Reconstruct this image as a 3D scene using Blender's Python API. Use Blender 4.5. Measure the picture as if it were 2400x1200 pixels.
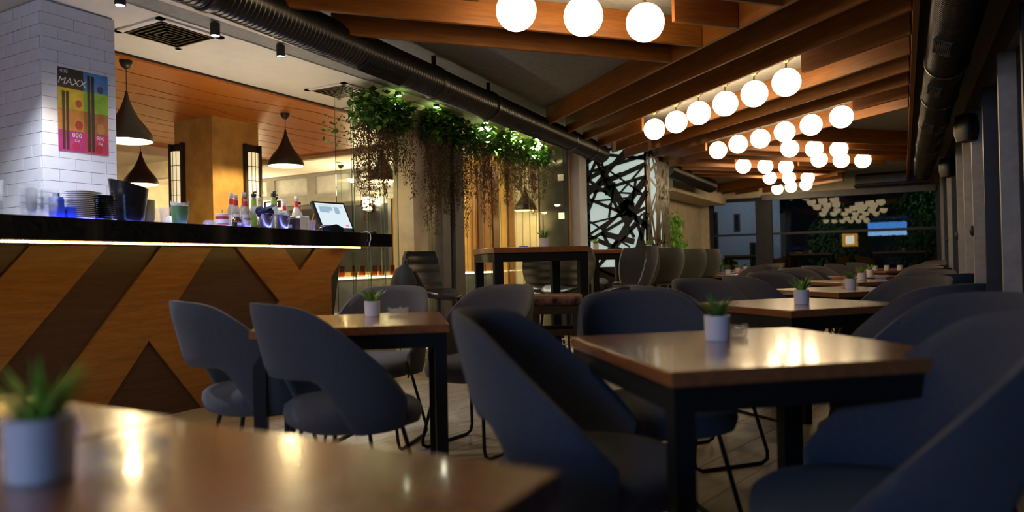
import bpy, math, random
from mathutils import Vector, Matrix
random.seed(7)
PI = math.pi
for o in list(bpy.data.objects):
    bpy.data.objects.remove(o)
SC = bpy.context.scene
COL = SC.collection
R = math.radians

# ---------------------------------------------------------------- camera
cam_data = bpy.data.cameras.new('camera')
cam_data.sensor_width = 36.0
cam_data.lens = 1650.0 / 2400.0 * 36.0
cam_data.clip_start = 0.05
cam_data.clip_end = 200
cam_data.dof.use_dof = True
cam_data.dof.focus_distance = 5.6
cam_data.dof.aperture_fstop = 1.5
camera = bpy.data.objects.new('camera', cam_data)
COL.objects.link(camera)
camera.matrix_world = (Matrix.Translation((0, 0, 1.0)) @ Matrix.Rotation(R(29.1), 4, 'Z')
                       @ Matrix.Rotation(R(90) + math.atan(15 / 1650.0), 4, 'X')
                       @ Matrix.Rotation(-0.022, 4, 'Z'))
SC.camera = camera

# ---------------------------------------------------------------- world, exposure
world = bpy.data.worlds.new('night_sky')
SC.world = world
world.use_nodes = True
wn = world.node_tree
wn.nodes['Background'].inputs[0].default_value = (0.12, 0.17, 0.30, 1)
wn.nodes['Background'].inputs[1].default_value = 0.012
SC.view_settings.view_transform = 'Standard'
SC.view_settings.look = 'None'
SC.view_settings.gamma = 1
SC.view_settings.exposure = 0.0
SC.view_settings.use_curve_mapping = False

# ---------------------------------------------------------------- materials
def new_mat(name):
    m = bpy.data.materials.new(name)
    m.use_nodes = True
    nt = m.node_tree
    return m, nt, nt.nodes['Principled BSDF']

def ramp(nt, fac, stops):
    r = nt.nodes.new('ShaderNodeValToRGB')
    els = r.color_ramp.elements
    while len(els) < len(stops):
        els.new(0.5)
    for e, (p, c) in zip(els, stops):
        e.position = p
        e.color = (*c, 1)
    nt.links.new(fac, r.inputs[0])
    return r.outputs[0]

def noise_tex(nt, scale=5, stretch=(1, 1, 1), detail=4, dist=0.0, coord='Object', rnd=False):
    tc = nt.nodes.new('ShaderNodeTexCoord')
    mp = nt.nodes.new('ShaderNodeMapping')
    mp.inputs['Scale'].default_value = stretch
    nt.links.new(tc.outputs[coord], mp.inputs[0])
    if rnd:
        oi = nt.nodes.new('ShaderNodeObjectInfo')
        mu = nt.nodes.new('ShaderNodeMath'); mu.operation = 'MULTIPLY'; mu.inputs[1].default_value = 37.0
        nt.links.new(oi.outputs['Random'], mu.inputs[0])
        nt.links.new(mu.outputs[0], mp.inputs['Location'])
    n = nt.nodes.new('ShaderNodeTexNoise')
    n.inputs['Scale'].default_value = scale
    n.inputs['Detail'].default_value = detail
    n.inputs['Distortion'].default_value = dist
    nt.links.new(mp.outputs[0], n.inputs['Vector'])
    return n.outputs['Fac']

def bump(nt, b, h, strength=0.2, distance=0.01):
    bp = nt.nodes.new('ShaderNodeBump')
    bp.inputs['Strength'].default_value = strength
    bp.inputs['Distance'].default_value = distance
    nt.links.new(h, bp.inputs['Height'])
    nt.links.new(bp.outputs[0], b.inputs['Normal'])

def plain(name, col, rough=0.5, metal=0.0, var=0.12, scale=12, bmp=0.0, coat=0.0, sheen=0.0, spec=0.5):
    m, nt, b = new_mat(name)
    f = noise_tex(nt, scale)
    lo = tuple(max(0, c * (1 - var)) for c in col)
    hi = tuple(min(1, c * (1 + var)) for c in col)
    nt.links.new(ramp(nt, f, [(0.3, lo), (0.7, hi)]), b.inputs['Base Color'])
    b.inputs['Roughness'].default_value = rough
    b.inputs['Metallic'].default_value = metal
    b.inputs['Specular IOR Level'].default_value = spec
    b.inputs['Coat Weight'].default_value = coat
    b.inputs['Sheen Weight'].default_value = sheen
    if bmp:
        bump(nt, b, noise_tex(nt, scale * 14, detail=2), bmp, 0.004)
    return m

def wood(name, c1, c2, rough=0.4, stretch=(1.2, 14, 14), scale=3, coat=0.0, rnd=True, spec=0.5):
    m, nt, b = new_mat(name)
    f = noise_tex(nt, scale, stretch, 6, 0.6, rnd=rnd)
    g = noise_tex(nt, scale * 3, (stretch[0], stretch[1] * 3, stretch[2] * 3), 3, 0.2, rnd=rnd)
    mx = nt.nodes.new('ShaderNodeMix'); mx.inputs[0].default_value = 0.35
    nt.links.new(f, mx.inputs[2]); nt.links.new(g, mx.inputs[3])
    mid = tuple((a + d) / 2 for a, d in zip(c1, c2))
    nt.links.new(ramp(nt, mx.outputs[0], [(0.3, c1), (0.5, mid), (0.68, c2)]), b.inputs['Base Color'])
    b.inputs['Roughness'].default_value = rough
    b.inputs['Coat Weight'].default_value = coat
    b.inputs['Coat Roughness'].default_value = 0.08
    b.inputs['Specular IOR Level'].default_value = spec
    bump(nt, b, f, 0.08, 0.003)
    return m

def emit(name, col, strength, base=0.8):
    m, nt, b = new_mat(name)
    b.inputs['Base Color'].default_value = (base, base, base, 1)
    b.inputs['Emission Color'].default_value = (*col, 1)
    b.inputs['Emission Strength'].default_value = strength
    return m

def glass(name, tint=(0.9, 0.95, 0.93), refl=1.0, ior=1.45, rough=0.0):
    m = bpy.data.materials.new(name)
    m.use_nodes = True
    nt = m.node_tree
    nt.nodes.clear()
    out = nt.nodes.new('ShaderNodeOutputMaterial')
    tr = nt.nodes.new('ShaderNodeBsdfTransparent'); tr.inputs[0].default_value = (*tint, 1)
    gl = nt.nodes.new('ShaderNodeBsdfGlossy'); gl.inputs['Roughness'].default_value = rough
    gl.inputs[0].default_value = (refl, refl, refl, 1)
    fr = nt.nodes.new('ShaderNodeFresnel'); fr.inputs[0].default_value = ior
    mx = nt.nodes.new('ShaderNodeMixShader')
    nt.links.new(fr.outputs[0], mx.inputs[0]); nt.links.new(tr.outputs[0], mx.inputs[1])
    nt.links.new(gl.outputs[0], mx.inputs[2]); nt.links.new(mx.outputs[0], out.inputs[0])
    return m

def frosted(name, col, w=0.15, tint=0.97):
    m = bpy.data.materials.new(name)
    m.use_nodes = True
    nt = m.node_tree
    nt.nodes.clear()
    out = nt.nodes.new('ShaderNodeOutputMaterial')
    tr = nt.nodes.new('ShaderNodeBsdfTransparent'); tr.inputs[0].default_value = (tint, tint, tint, 1)
    df = nt.nodes.new('ShaderNodeBsdfTranslucent'); df.inputs[0].default_value = (*col, 1)
    pb = nt.nodes.new('ShaderNodeBsdfPrincipled'); pb.inputs['Base Color'].default_value = (*col, 1); pb.inputs['Roughness'].default_value = 0.1
    m1 = nt.nodes.new('ShaderNodeMixShader'); m1.inputs[0].default_value = 0.5
    nt.links.new(df.outputs[0], m1.inputs[1]); nt.links.new(pb.outputs[0], m1.inputs[2])
    m2 = nt.nodes.new('ShaderNodeMixShader'); m2.inputs[0].default_value = w
    nt.links.new(tr.outputs[0], m2.inputs[1]); nt.links.new(m1.outputs[0], m2.inputs[2]); nt.links.new(m2.outputs[0], out.inputs[0])
    return m

M = {}
M['beam'] = wood('beam_wood', (0.165, 0.054, 0.008), (0.34, 0.118, 0.016), 0.45)
M['bar_light'] = wood('bar_light_wood', (0.165, 0.062, 0.008), (0.32, 0.125, 0.017), 0.42, (14, 1.0, 14))
M['bar_dark'] = wood('bar_dark_wood', (0.035, 0.014, 0.006), (0.075, 0.03, 0.012), 0.45, (14, 1.0, 14))
M['table'] = wood('table_wood', (0.17, 0.060, 0.020), (0.29, 0.108, 0.036), 0.22, (1.2, 12, 12), coat=0.5)
M['ceil_wood'] = wood('ceiling_board_wood', (0.40, 0.105, 0.010), (0.52, 0.15, 0.016), 0.4, (12, 1.2, 12))
M['plank'] = wood('floor_plank', (0.26, 0.215, 0.155), (0.41, 0.345, 0.25), 0.45, (10, 1.2, 10))
M['cane'] = wood('orange_chair_wood', (0.38, 0.14, 0.03), (0.5, 0.2, 0.05), 0.4)
M['grout'] = plain('dark_joint', (0.06, 0.055, 0.05), 0.9)
M['ceil'] = plain('grey_ceiling_plaster', (0.30, 0.30, 0.29), 0.9, scale=30)
M['white_ceil'] = plain('white_ceiling_plaster', (0.78, 0.74, 0.68), 0.9, var=0.03, scale=8)
M['cream'] = plain('cream_plaster', (0.70, 0.60, 0.44), 0.85, scale=6)
M['ochre'] = plain('ochre_plaster', (0.52, 0.29, 0.07), 0.7, var=0.25, scale=5)
M['greyblue'] = plain('grey_downstand', (0.40, 0.40, 0.42), 0.8)
M['tile'] = plain('white_glazed_tile', (0.72, 0.73, 0.75), 0.12, var=0.05, scale=9, bmp=0.12, coat=0.4)
M['fabric'] = plain('grey_blue_fabric', (0.042, 0.048, 0.064), 0.9, var=0.2, scale=160, bmp=0.35, sheen=0.08)
M['fabric2'] = plain('grey_taupe_fabric', (0.070, 0.064, 0.066), 0.9, var=0.2, scale=160, bmp=0.35, sheen=0.08)
M['leather'] = plain('black_leather', (0.028, 0.027, 0.023), 0.32, var=0.3, scale=60, bmp=0.15)
M['suede'] = plain('olive_grey_back_fabric', (0.055, 0.054, 0.040), 0.85, var=0.25, scale=90, sheen=0.3)
M['metal'] = plain('black_steel', (0.009, 0.009, 0.009), 0.5, 0.0, spec=0.2)
M['duct'] = plain('dark_duct_steel', (0.06, 0.058, 0.055), 0.32, 0.85, bmp=0.0)
M['darkframe'] = plain('dark_window_frame', (0.03, 0.03, 0.032), 0.45, 0.3)
M['lightframe'] = plain('light_grey_frame', (0.36, 0.34, 0.31), 0.5, 0.1)
M['greyframe'] = plain('mid_grey_frame', (0.16, 0.155, 0.15), 0.5, 0.2)
M['brass'] = plain('antique_brass', (0.30, 0.23, 0.11), 0.3, 0.9)
M['steel'] = plain('brushed_steel', (0.7, 0.7, 0.72), 0.3, 1.0)
M['granite'] = plain('black_granite', (0.008, 0.008, 0.009), 0.08, var=0.6, scale=40, coat=0.3)
M['pot'] = plain('white_ribbed_ceramic', (0.62, 0.62, 0.64), 0.5, var=0.05)
M['soil'] = plain('dark_soil', (0.03, 0.022, 0.015), 0.95)
M['leaf'] = plain('green_leaf', (0.075, 0.20, 0.03), 0.5, var=0.5, scale=20)
M['leaf2'] = plain('bright_green_leaf', (0.19, 0.40, 0.04), 0.45, var=0.5, scale=12)
M['vine'] = plain('brown_trailing_vine', (0.15, 0.06, 0.028), 0.7, var=0.5, scale=30)
M['vineg'] = plain('olive_trailing_vine', (0.11, 0.105, 0.03), 0.7, var=0.5, scale=30)
M['black'] = plain('matte_black', (0.012, 0.012, 0.013), 0.5)
M['blackgloss'] = plain('gloss_black_plastic', (0.012, 0.013, 0.016), 0.15)
M['pendant'] = plain('dark_bronze_shade', (0.035, 0.028, 0.022), 0.35, 0.4)
M['white_plastic'] = plain('ivory_plastic', (0.62, 0.59, 0.52), 0.4)
M['white_china'] = plain('white_china', (0.7, 0.7, 0.72), 0.2)
M['red'] = plain('red_label', (0.55, 0.03, 0.03), 0.4)
M['paper'] = plain('white_label', (0.75, 0.73, 0.68), 0.6)
M['greenp'] = plain('green_cup_plastic', (0.10, 0.21, 0.07), 0.35)
M['limelab'] = plain('lime_label', (0.3, 0.5, 0.05), 0.5)
M['orangelab'] = plain('orange_label', (0.75, 0.25, 0.03), 0.5)
M['greylab'] = plain('grey_label', (0.35, 0.37, 0.38), 0.5)
M['olive'] = plain('olive_ceramic', (0.30, 0.27, 0.07), 0.4)
M['bluebox'] = plain('bright_blue_packet', (0.02, 0.10, 0.75), 0.4)
M['navy'] = plain('navy_cloth', (0.012, 0.018, 0.07), 0.9)
M['brownjar'] = plain('brown_syrup', (0.12, 0.035, 0.012), 0.15)
M['pattern'] = plain('brown_patterned_fabric', (0.12, 0.055, 0.03), 0.9, var=0.95, scale=22)
M['wicker'] = plain('woven_wicker', (0.11, 0.07, 0.03), 0.8, var=0.8, scale=40)
M['bag'] = plain('black_bag_nylon', (0.008, 0.008, 0.010), 0.75)
M['glass'] = glass('window_glass', (0.70, 0.74, 0.74), 0.30, 1.5)
M['finglass'] = glass('fin_glass', (0.93, 0.96, 0.94), 0.9, 1.5)
M['finedge'] = plain('green_glass_edge', (0.16, 0.30, 0.24), 0.1, var=0.1)
M['clear'] = frosted('clear_tableware_glass', (0.75, 0.8, 0.85))
M['ball'] = emit('globe_glow', (1.0, 0.74, 0.42), 12.0)
M['bulb'] = emit('pendant_bulb_glow', (1.0, 0.72, 0.30), 40.0)
M['led'] = emit('led_glow', (1.0, 0.74, 0.34), 7.0)
M['cove'] = emit('cove_glow', (1.0, 0.80, 0.45), 40.0)
M['screenbox'] = emit('backlight_panel', (0.78, 1.0, 0.92), 0.45)
M['spot'] = emit('spot_glow', (0.85, 0.85, 1.0), 25.0)
M['uplight'] = emit('plant_light_glow', (1.0, 0.95, 0.7), 60.0)

# ---------------------------------------------------------------- mesh builder
class MB:
    def __init__(s):
        s.v = []; s.f = []
    def add(s, vs, fs):
        n = len(s.v)
        s.v += [tuple(v) for v in vs]
        s.f += [tuple(i + n for i in f) for f in fs]
        return s
    def box(s, x0, x1, y0, y1, z0, z1):
        return s.add([(x0, y0, z0), (x1, y0, z0), (x1, y1, z0), (x0, y1, z0), (x0, y0, z1), (x1, y0, z1), (x1, y1, z1), (x0, y1, z1)],
                     [(0, 3, 2, 1), (4, 5, 6, 7), (0, 1, 5, 4), (1, 2, 6, 5), (2, 3, 7, 6), (3, 0, 4, 7)])
    def prism(s, poly, off):
        n = len(poly); off = Vector(off)
        a = [Vector(p) for p in poly]
        vs = a + [p + off for p in a]
        fs = [tuple(range(n))[::-1], tuple(range(n, 2 * n))] + [(i, (i + 1) % n, n + (i + 1) % n, n + i) for i in range(n)]
        return s.add(vs, fs)
    def tube(s, pts, r, n=8, cap=True):
        pts = [Vector(p) for p in pts]
        rs = r if isinstance(r, (list, tuple)) else [r] * len(pts)
        rings = []
        prev = None
        for i, p in enumerate(pts):
            d = (pts[min(i + 1, len(pts) - 1)] - pts[max(i - 1, 0)]).normalized()
            if prev is None:
                up = Vector((0, 0, 1)) if abs(d.z) < 0.9 else Vector((1, 0, 0))
                a = d.cross(up).normalized()
            else:
                a = (prev - d * prev.dot(d)).normalized()
            prev = a
            b = d.cross(a)
            rings.append([p + (a * math.cos(t) + b * math.sin(t)) * rs[i] for t in [2 * PI * k / n for k in range(n)]])
        vs = [v for rg in rings for v in rg]
        fs = []
        for i in range(len(pts) - 1):
            for k in range(n):
                fs.append((i * n + k, i * n + (k + 1) % n, (i + 1) * n + (k + 1) % n, (i + 1) * n + k))
        if cap:
            fs.append(tuple(range(n))[::-1]); fs.append(tuple((len(pts) - 1) * n + k for k in range(n)))
        return s.add(vs, fs)
    def lathe(s, prof, n=24, c=(0, 0, 0), cap=True):
        cx, cy, cz = c
        vs = [(cx + r * math.cos(2 * PI * k / n), cy + r * math.sin(2 * PI * k / n), cz + z) for r, z in prof for k in range(n)]
        fs = []
        for i in range(len(prof) - 1):
            for k in range(n):
                fs.append((i * n + k, i * n + (k + 1) % n, (i + 1) * n + (k + 1) % n, (i + 1) * n + k))
        if cap:
            fs.append(tuple(range(n))[::-1]); fs.append(tuple((len(prof) - 1) * n + k for k in range(n)))
        return s.add(vs, fs)
    def ball(s, r, c=(0, 0, 0), n=24, m=14):
        prof = [(max(r * math.sin(PI * i / m), 1e-4), -r * math.cos(PI * i / m)) for i in range(m + 1)]
        return s.lathe(prof, n, c)
    def leaf(s, p, d, up, L, W, bend=0.25):
        p = Vector(p); d = Vector(d).normalized(); u = Vector(up)
        sd = d.cross(u)
        if sd.length < 1e-3:
            sd = d.cross(Vector((1, 0, 0.1)))
        sd.normalize(); nn = sd.cross(d)
        a = p + d * L * 0.45 - nn * L * bend * 0.15
        t = p + d * L - nn * L * bend
        return s.add([p, a + sd * W / 2, t, a - sd * W / 2], [(0, 1, 2), (0, 2, 3)])
    def mesh(s, name, mat, smooth=None):
        me = bpy.data.meshes.new(name)
        me.from_pydata(s.v, [], s.f)
        me.update()
        if smooth is not None:
            me.polygons.foreach_set('use_smooth', [True] * len(me.polygons))
            me.set_sharp_from_angle(angle=R(smooth))
        me.materials.append(M[mat] if isinstance(mat, str) else mat)
        return me
    def build(s, name, mat, parent=None, smooth=None, loc=None, rz=0):
        return obj(name, s.mesh(name, mat, smooth), parent, loc, rz)

def obj(name, me, parent=None, loc=None, rz=0):
    o = bpy.data.objects.new(name, me)
    COL.objects.link(o)
    if parent is not None:
        o.parent = parent
    if loc is not None:
        o.location = loc
    if rz:
        o.rotation_euler = (0, 0, rz)
    return o

def tag(o, label=None, cat=None, group=None, kind=None):
    if label: o['label'] = label
    if cat: o['category'] = cat
    if group: o['group'] = group
    if kind: o['kind'] = kind
    return o

def empty(name, label, cat, loc=(0, 0, 0), rz=0, group=None):
    o = bpy.data.objects.new(name, None)
    o.empty_display_size = 0.1
    COL.objects.link(o)
    o.location = loc; o.rotation_euler = (0, 0, rz)
    return tag(o, label, cat, group)

def struct(name, mb, mat, smooth=None):
    return tag(mb.build(name, mat, None, smooth), kind='structure')

def clone(root, loc, rz=0, label=None, group=None, z=None):
    def cp(o, par):
        c = o.copy(); COL.objects.link(c); c.parent = par
        for ch in [x for x in bpy.data.objects if x.parent == o]:
            cp(ch, c)
        return c
    r = cp(root, None)
    r.location = loc; r.rotation_euler = (0, 0, rz)
    if label: r['label'] = label
    if group: r['group'] = group
    return r

def bevel(o, w=0.004, seg=2):
    m = o.modifiers.new('bevel', 'BEVEL'); m.width = w; m.segments = seg; m.limit_method = 'ANGLE'
    return o

def head(deg):
    return math.sin(R(deg)), math.cos(R(deg))

def light(name, kind, loc, energy, col, size=0.1, parent=None):
    d = bpy.data.lights.new(name, kind)
    d.energy = energy; d.color = col
    if kind == 'POINT': d.shadow_soft_size = size
    o = bpy.data.objects.new(name, d); COL.objects.link(o); o.location = loc
    if parent: o.parent = parent
    return o

def text_mesh(name, body, size, mat, parent, mtx, shear=0.0, extrude=0.0005):
    c = bpy.data.curves.new(name, 'FONT')
    c.body = body; c.size = size; c.extrude = extrude; c.shear = shear
    c.align_x = 'CENTER'; c.align_y = 'CENTER'; c.resolution_u = 2
    t = bpy.data.objects.new(name, c); COL.objects.link(t)
    dg = bpy.context.evaluated_depsgraph_get()
    me = bpy.data.meshes.new_from_object(t.evaluated_get(dg))
    bpy.data.objects.remove(t)
    me.materials.clear(); me.materials.append(M[mat])
    o = obj(name, me, parent)
    o.matrix_local = mtx
    return o
M['disp'] = emit('blue_readout_glow', (0.6, 0.8, 1.0), 3.0)
M['screen'] = emit('white_screen_glow', (0.80, 0.93, 1.0), 0.9, 0.02)
M['scr_grey'] = emit('screen_grey_blue', (0.42, 0.62, 0.78), 0.75, 0.02)
M['scr_pale'] = emit('screen_pale_bar', (0.7, 0.85, 0.95), 0.8, 0.02)
M['scr_red'] = emit('screen_red_mark', (0.95, 0.3, 0.35), 0.8, 0.02)
M['tv_blue'] = emit('blue_tv_glow', (0.10, 0.36, 1.0), 24.0)
M['tv_pale'] = emit('pale_tv_glow', (0.3, 0.58, 1.0), 30.0)
M['menu_orange'] = emit('orange_menu_glow', (1.0, 0.42, 0.04), 16.0)
M['menu_white'] = emit('white_menu_glow', (1.0, 0.95, 0.8), 28.0)
M['bluelight'] = emit('blue_neon_glow', (0.12, 0.14, 1.0), 12.0)
M['facade'] = plain('pale_facade', (0.45, 0.48, 0.53), 0.8)
M['amber'] = glass('amber_glass', (0.85, 0.5, 0.14), 0.8, 1.3)
M['lattice_side'] = plain('bronze_lattice', (0.16, 0.12, 0.08), 0.4, 0.3)
M['bottle_glass'] = plain('milky_bottle_glass', (0.50, 0.46, 0.38), 0.12, var=0.2)
M['dark_panel'] = wood('dark_panel_wood', (0.10, 0.04, 0.012), (0.2, 0.08, 0.025), 0.3, (14, 14, 1.0))
M['ceiling_fill'] = emit('ceiling_fill_glow', (1.0, 0.84, 0.60), 85.0)  # glow of the added strip that fills the white ceiling
M['led_bead'] = emit('warm_led_bead_glow', (1.0, 0.64, 0.16), 50.0)

# ================================================================ SETTING
ZC = 2.72                        # main ceiling
# ---- floor with planks
floor = struct('floor', MB().box(-13, 0.9, -4.2, 17.7, -0.06, -0.006), 'grout')
pw, pl = 0.24, 1.3
plank_me = MB().box(-pw / 2 + 0.002, pw / 2 - 0.002, -pl / 2 + 0.002, pl / 2 - 0.002, -0.0055, 0.0).mesh('plank', 'plank')
rows = []
for j in range(-3, 24):
    for i in range(-25, 8):
        x = i * pw
        y = j * pl + (0.43 * (i % 3))
        a = R(-12)
        X = x * math.cos(a) - y * math.sin(a); Y = x * math.sin(a) + y * math.cos(a)
        rows.append((X, Y))
def plank_seen(p):
    X, Y = p
    dx, dy = -math.sin(R(29.1)), math.cos(R(29.1))
    d = X * dx + Y * dy; l = X * dy - Y * dx
    return d > 1.0 and abs(l) < d * 0.78 + 0.4 and -5.2 < X < 0.72 and Y < 17.4
seen = sorted([p for p in rows if plank_seen(p)], key=lambda p: p[0] ** 2 + p[1] ** 2)
for X, Y in seen[:290]:
    obj('plank', plank_me, floor, (X, Y, 0), R(-12))
rest = MB()
for X, Y in seen[290:] + [p for p in rows if not plank_seen(p) and -12.4 < p[0] < 0.2 and -3.4 < p[1] < 16.8]:
    c, s_ = math.cos(R(-12)), math.sin(R(-12))
    h, k = pw / 2 - 0.002, pl / 2 - 0.002
    rest.add([(X + a * c - b * s_, Y + a * s_ + b * c, 0) for a, b in ((-h, -k), (h, -k), (h, k), (-h, k))], [(0, 1, 2, 3)])
tag(rest.build('distant_plank', 'plank', floor), kind='stuff')

# ---- ceiling with beam lattice
ceiling = struct('ceiling', MB().box(-4.3, 0.9, -4.2, 17.7, ZC, ZC + 0.1), 'ceil')
pd = Vector((math.sin(R(131.5)), math.cos(R(131.5)))); qd = Vector((math.sin(R(41.5)), math.cos(R(41.5))))
def beam(p0, p1, depth=0.2, th=0.032, z=ZC):
    p0 = Vector(p0); p1 = Vector(p1); d = p1 - p0; L = d.length
    if L < 0.1: return
    me = MB().box(0, L, -th / 2, th / 2, -depth, 0).mesh('beam', 'beam')
    o = obj('beam', me, ceiling, (p0.x, p0.y, z - 0.001), math.atan2(d.y, d.x))
    bevel(o, 0.003, 1)
def PQ(a, b):                    # lattice coordinates -> xy  (a along q, b along -p)
    return qd * a - pd * b
def xlim(y):
    return -3.25 - 0.055 * (y - 3.5)
def pbeam(a, x0=None, x1=0.085):
    # points with P.q = a ; param t along p
    base = qd * a
    def at_x(x): return base + pd * ((x - base.x) / pd.x)
    if x0 is None:
        P = at_x(-3.4); x0 = xlim(P.y)
    beam(at_x(x0), at_x(x1))
def qbeam(b, a0, a1):
    def x_at(a): return PQ(a, b).x
    while PQ(a0, b).x < xlim(PQ(a0, b).y) and a0 < a1: a0 += 0.02
    while PQ(a1, b).x > 0.085 and a1 > a0: a1 -= 0.02
    if a1 - a0 > 0.12: beam(PQ(a0, b), PQ(a1, b))
SP = 0.415
A0 = 3.01
for k in range(9):
    a = A0 + SP * k
    if k == 3:
        pbeam(a, None, -2.66); pbeam(a, -0.70, 0.085)
    elif k == 7:
        pbeam(a, None, -2.40); pbeam(a, -0.43, 0.085)
    else:
        pbeam(a)
for b, cuts in ((4.71, None), (4.30, None), (3.89, (1.2, 2.5)), (3.47, None), (3.06, None), (2.65, None)):
    if cuts:
        qbeam(b, -1.0, cuts[0]); qbeam(b, cuts[1], 2.99)
    else:
        qbeam(b, -1.0, 2.99)
for b, cuts in ((7.47, None), (7.885, (6.72, 7.9)), (8.30, None), (8.715, (7.98, 9.2)), (9.13, None), (9.545, (7.22, 8.5)), (9.96, None),
                (10.375, None), (10.83, (8.88, 10.1)), (11.2, None)):
    if cuts:
        qbeam(b, 6.36, cuts[0]); qbeam(b, cuts[1], 9.95)
    else:
        qbeam(b, 6.36, 9.95)
def pbeam_far(a, b0, b1):
    P0, P1 = PQ(a, b0), PQ(a, b1)
    beam(P0, P1)
pbeam_far(9.97, 10.0, 14.2); pbeam_far(10.38, 10.6, 14.4); pbeam_far(10.79, 13.4, 14.5); pbeam_far(10.79, 10.9, 11.9); pbeam_far(11.2, 11.3, 14.1)
obj('border_beam', MB().box(0.085, 0.12, -0.5, 16.6, ZC - 0.22, ZC - 0.001).mesh('border_beam', 'beam'), ceiling)
obj('trim_strip', MB().box(-4.06, -4.0, 0.5, 9.6, ZC - 0.02, ZC).mesh('trim_strip', 'white_ceil'), ceiling)

# ---- right wall: folding glass doors
XR = 0.72
wr = struct('wall_right', MB().box(XR - 0.04, XR + 0.14, -4.2, 17.7, 2.45, ZC + 0.1), 'greyframe')
ys = [0.4 + 1.18 * k for k in range(15)]
for k in range(14):
    y0, y1 = ys[k] + 0.03, ys[k + 1] - 0.03
    w = tag(obj('window_%d' % (k + 1), MB().box(XR + 0.02, XR + 0.09, y0, y0 + 0.09, 0.02, 2.45)
                .box(XR + 0.02, XR + 0.09, y1 - 0.09, y1, 0.02, 2.45)
                .box(XR + 0.02, XR + 0.09, y0 + 0.09, y1 - 0.09, 0.02, 0.14)
                .box(XR + 0.02, XR + 0.09, y0 + 0.09, y1 - 0.09, 2.33, 2.45).mesh('door_leaf_frame', 'darkframe')), kind='structure')
    obj('pane', MB().box(XR + 0.05, XR + 0.058, y0 + 0.09, y1 - 0.09, 0.14, 2.33).mesh('pane', 'glass'), w)
    st = MB().box(XR - 0.05, XR + 0.02, y0 - 0.01, y0 + 0.07, 0.0, 2.45)
    obj('stile', st.mesh('stile', 'lightframe' if k in (7, 8, 9, 11, 13) else 'darkframe'), w)
    st = MB().box(XR - 0.09, XR + 0.02, y1 - 0.05, y1 + 0.02, 0.0, 2.45)
    obj('stile', st.mesh('stile', 'lightframe' if k in (4, 6, 7, 8, 10, 12) else 'darkframe'), w)
    if k not in (6, 8, 10): continue
    hb = MB().lathe([(0.002, -0.06), (0.022, -0.03), (0.028, 0), (0.022, 0.03), (0.002, 0.06)], 12, (XR - 0.1, y1 - 0.01, 1.22))
    obj('handle', hb.mesh('handle', 'black', 60), w)
sill = struct('trim_1', MB().box(XR - 0.06, XR + 0.14, -4.2, 17.7, -0.02, 0.03), 'greyframe')

# ---- far wall with large window
YF = 17.5
wf = struct('wall_far', MB().box(-7.0, 1.0, YF, YF + 0.2, 2.42, ZC + 0.2).box(-7.0, -4.17, YF, YF + 0.2, 0, 2.42), 'cream')
win = tag(obj('window_15', MB().box(-4.17, -4.07, YF + 0.02, YF + 0.14, 0, 2.42).box(-3.07, -2.73, YF - 0.02, YF + 0.14, 0, 2.42)
              .box(0.62, 0.76, YF, YF + 0.14, 0, 2.42).box(-4.07, 0.62, YF + 0.02, YF + 0.14, 2.34, 2.42)
              .box(-4.07, 0.62, YF + 0.03, YF + 0.1, 1.515, 1.565).box(-4.07, 0.62, YF + 0.02, YF + 0.12, 0, 0.1)
              .box(-2.73, -2.70, YF - 0.03, YF + 0.1, 0, 2.34).mesh('window_frame', 'darkframe')), kind='structure')
for x0, x1 in ((-4.07, -3.07), (-2.70, 0.62)):
    obj('pane', MB().box(x0, x1, YF + 0.06, YF + 0.068, 1.565, 2.34).mesh('pane', 'glass'), win)
    obj('pane', MB().box(x0, x1, YF + 0.06, YF + 0.068, 0.1, 1.515).mesh('pane', 'glass'), win)
obj('head_rail', MB().box(-2.9, 0.62, YF - 0.1, YF, 2.33, 2.47).mesh('head_rail', 'greyframe'), win)

# ---- left wall beyond the screen, rear wall
wl = struct('wall_left', MB().box(-4.5, -4.35, 11.3, YF, 0, ZC), 'cream')
struct('trim_2', MB().box(-4.35, -3.75, 13.0, YF, 2.28, ZC - 0.001), 'cream')
wb = struct('wall_back', MB().box(-13, 0.9, -4.4, -4.2, 0, ZC + 0.1), 'greyblue')
th = MB().box(-4.35, -4.335, 16.6, 16.74, 1.42, 1.56).box(-4.335, -4.33, 16.62, 16.72, 1.49, 1.54)
tag(th.build('thermostat', 'white_plastic'), 'small cream wall thermostat beside the leafy corner plant', 'thermostat')

# ---- inner room behind the bar
ci = struct('ceiling_inner', MB().box(-13, -4.3, -1.0, 9.7, 2.71, 2.81), 'white_ceil')
# wooden ceiling made of wavy-edged boards
rngb = random.Random(3)
nb = 10
xs0, xs1 = -8.85, -5.3
ysn = 64
edges = []
for k in range(nb + 1):
    base = xs0 + (xs1 - xs0) * k / nb
    ph = rngb.uniform(0, 6); am = 0.0 if k in (0, nb) else 0.085
    edges.append([base + am * (0.55 * math.sin(ph + i * 0.40) + 0.7 * math.sin(2.3 * ph + i * 0.23) + 0.16 * math.sin(5 * ph + i * 1.1)) for i in range(ysn)])
yv = [-0.6 + (7.8 + 0.6) * i / (ysn - 1) for i in range(ysn)]
for k in range(nb):
    mb = MB()
    g = 0.011
    poly = [(edges[k][i] + g, yv[i], 2.675) for i in range(ysn)] + [(edges[k + 1][i] - g, yv[i], 2.675) for i in reversed(range(ysn))]
    n = ysn
    vs = poly + [(x, y, 2.705) for x, y, z in poly]
    fs = []
    N = 2 * n
    for i in range(n - 1):
        fs.append((i, i + 1, N - 2 - i, N - 1 - i))
    fs += [(i, (i + 1) % N, N + (i + 1) % N, N + i) for i in range(N)]
    mb.add(vs, fs)
    mb.build('ceiling_board', 'ceil_wood', ci)
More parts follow.
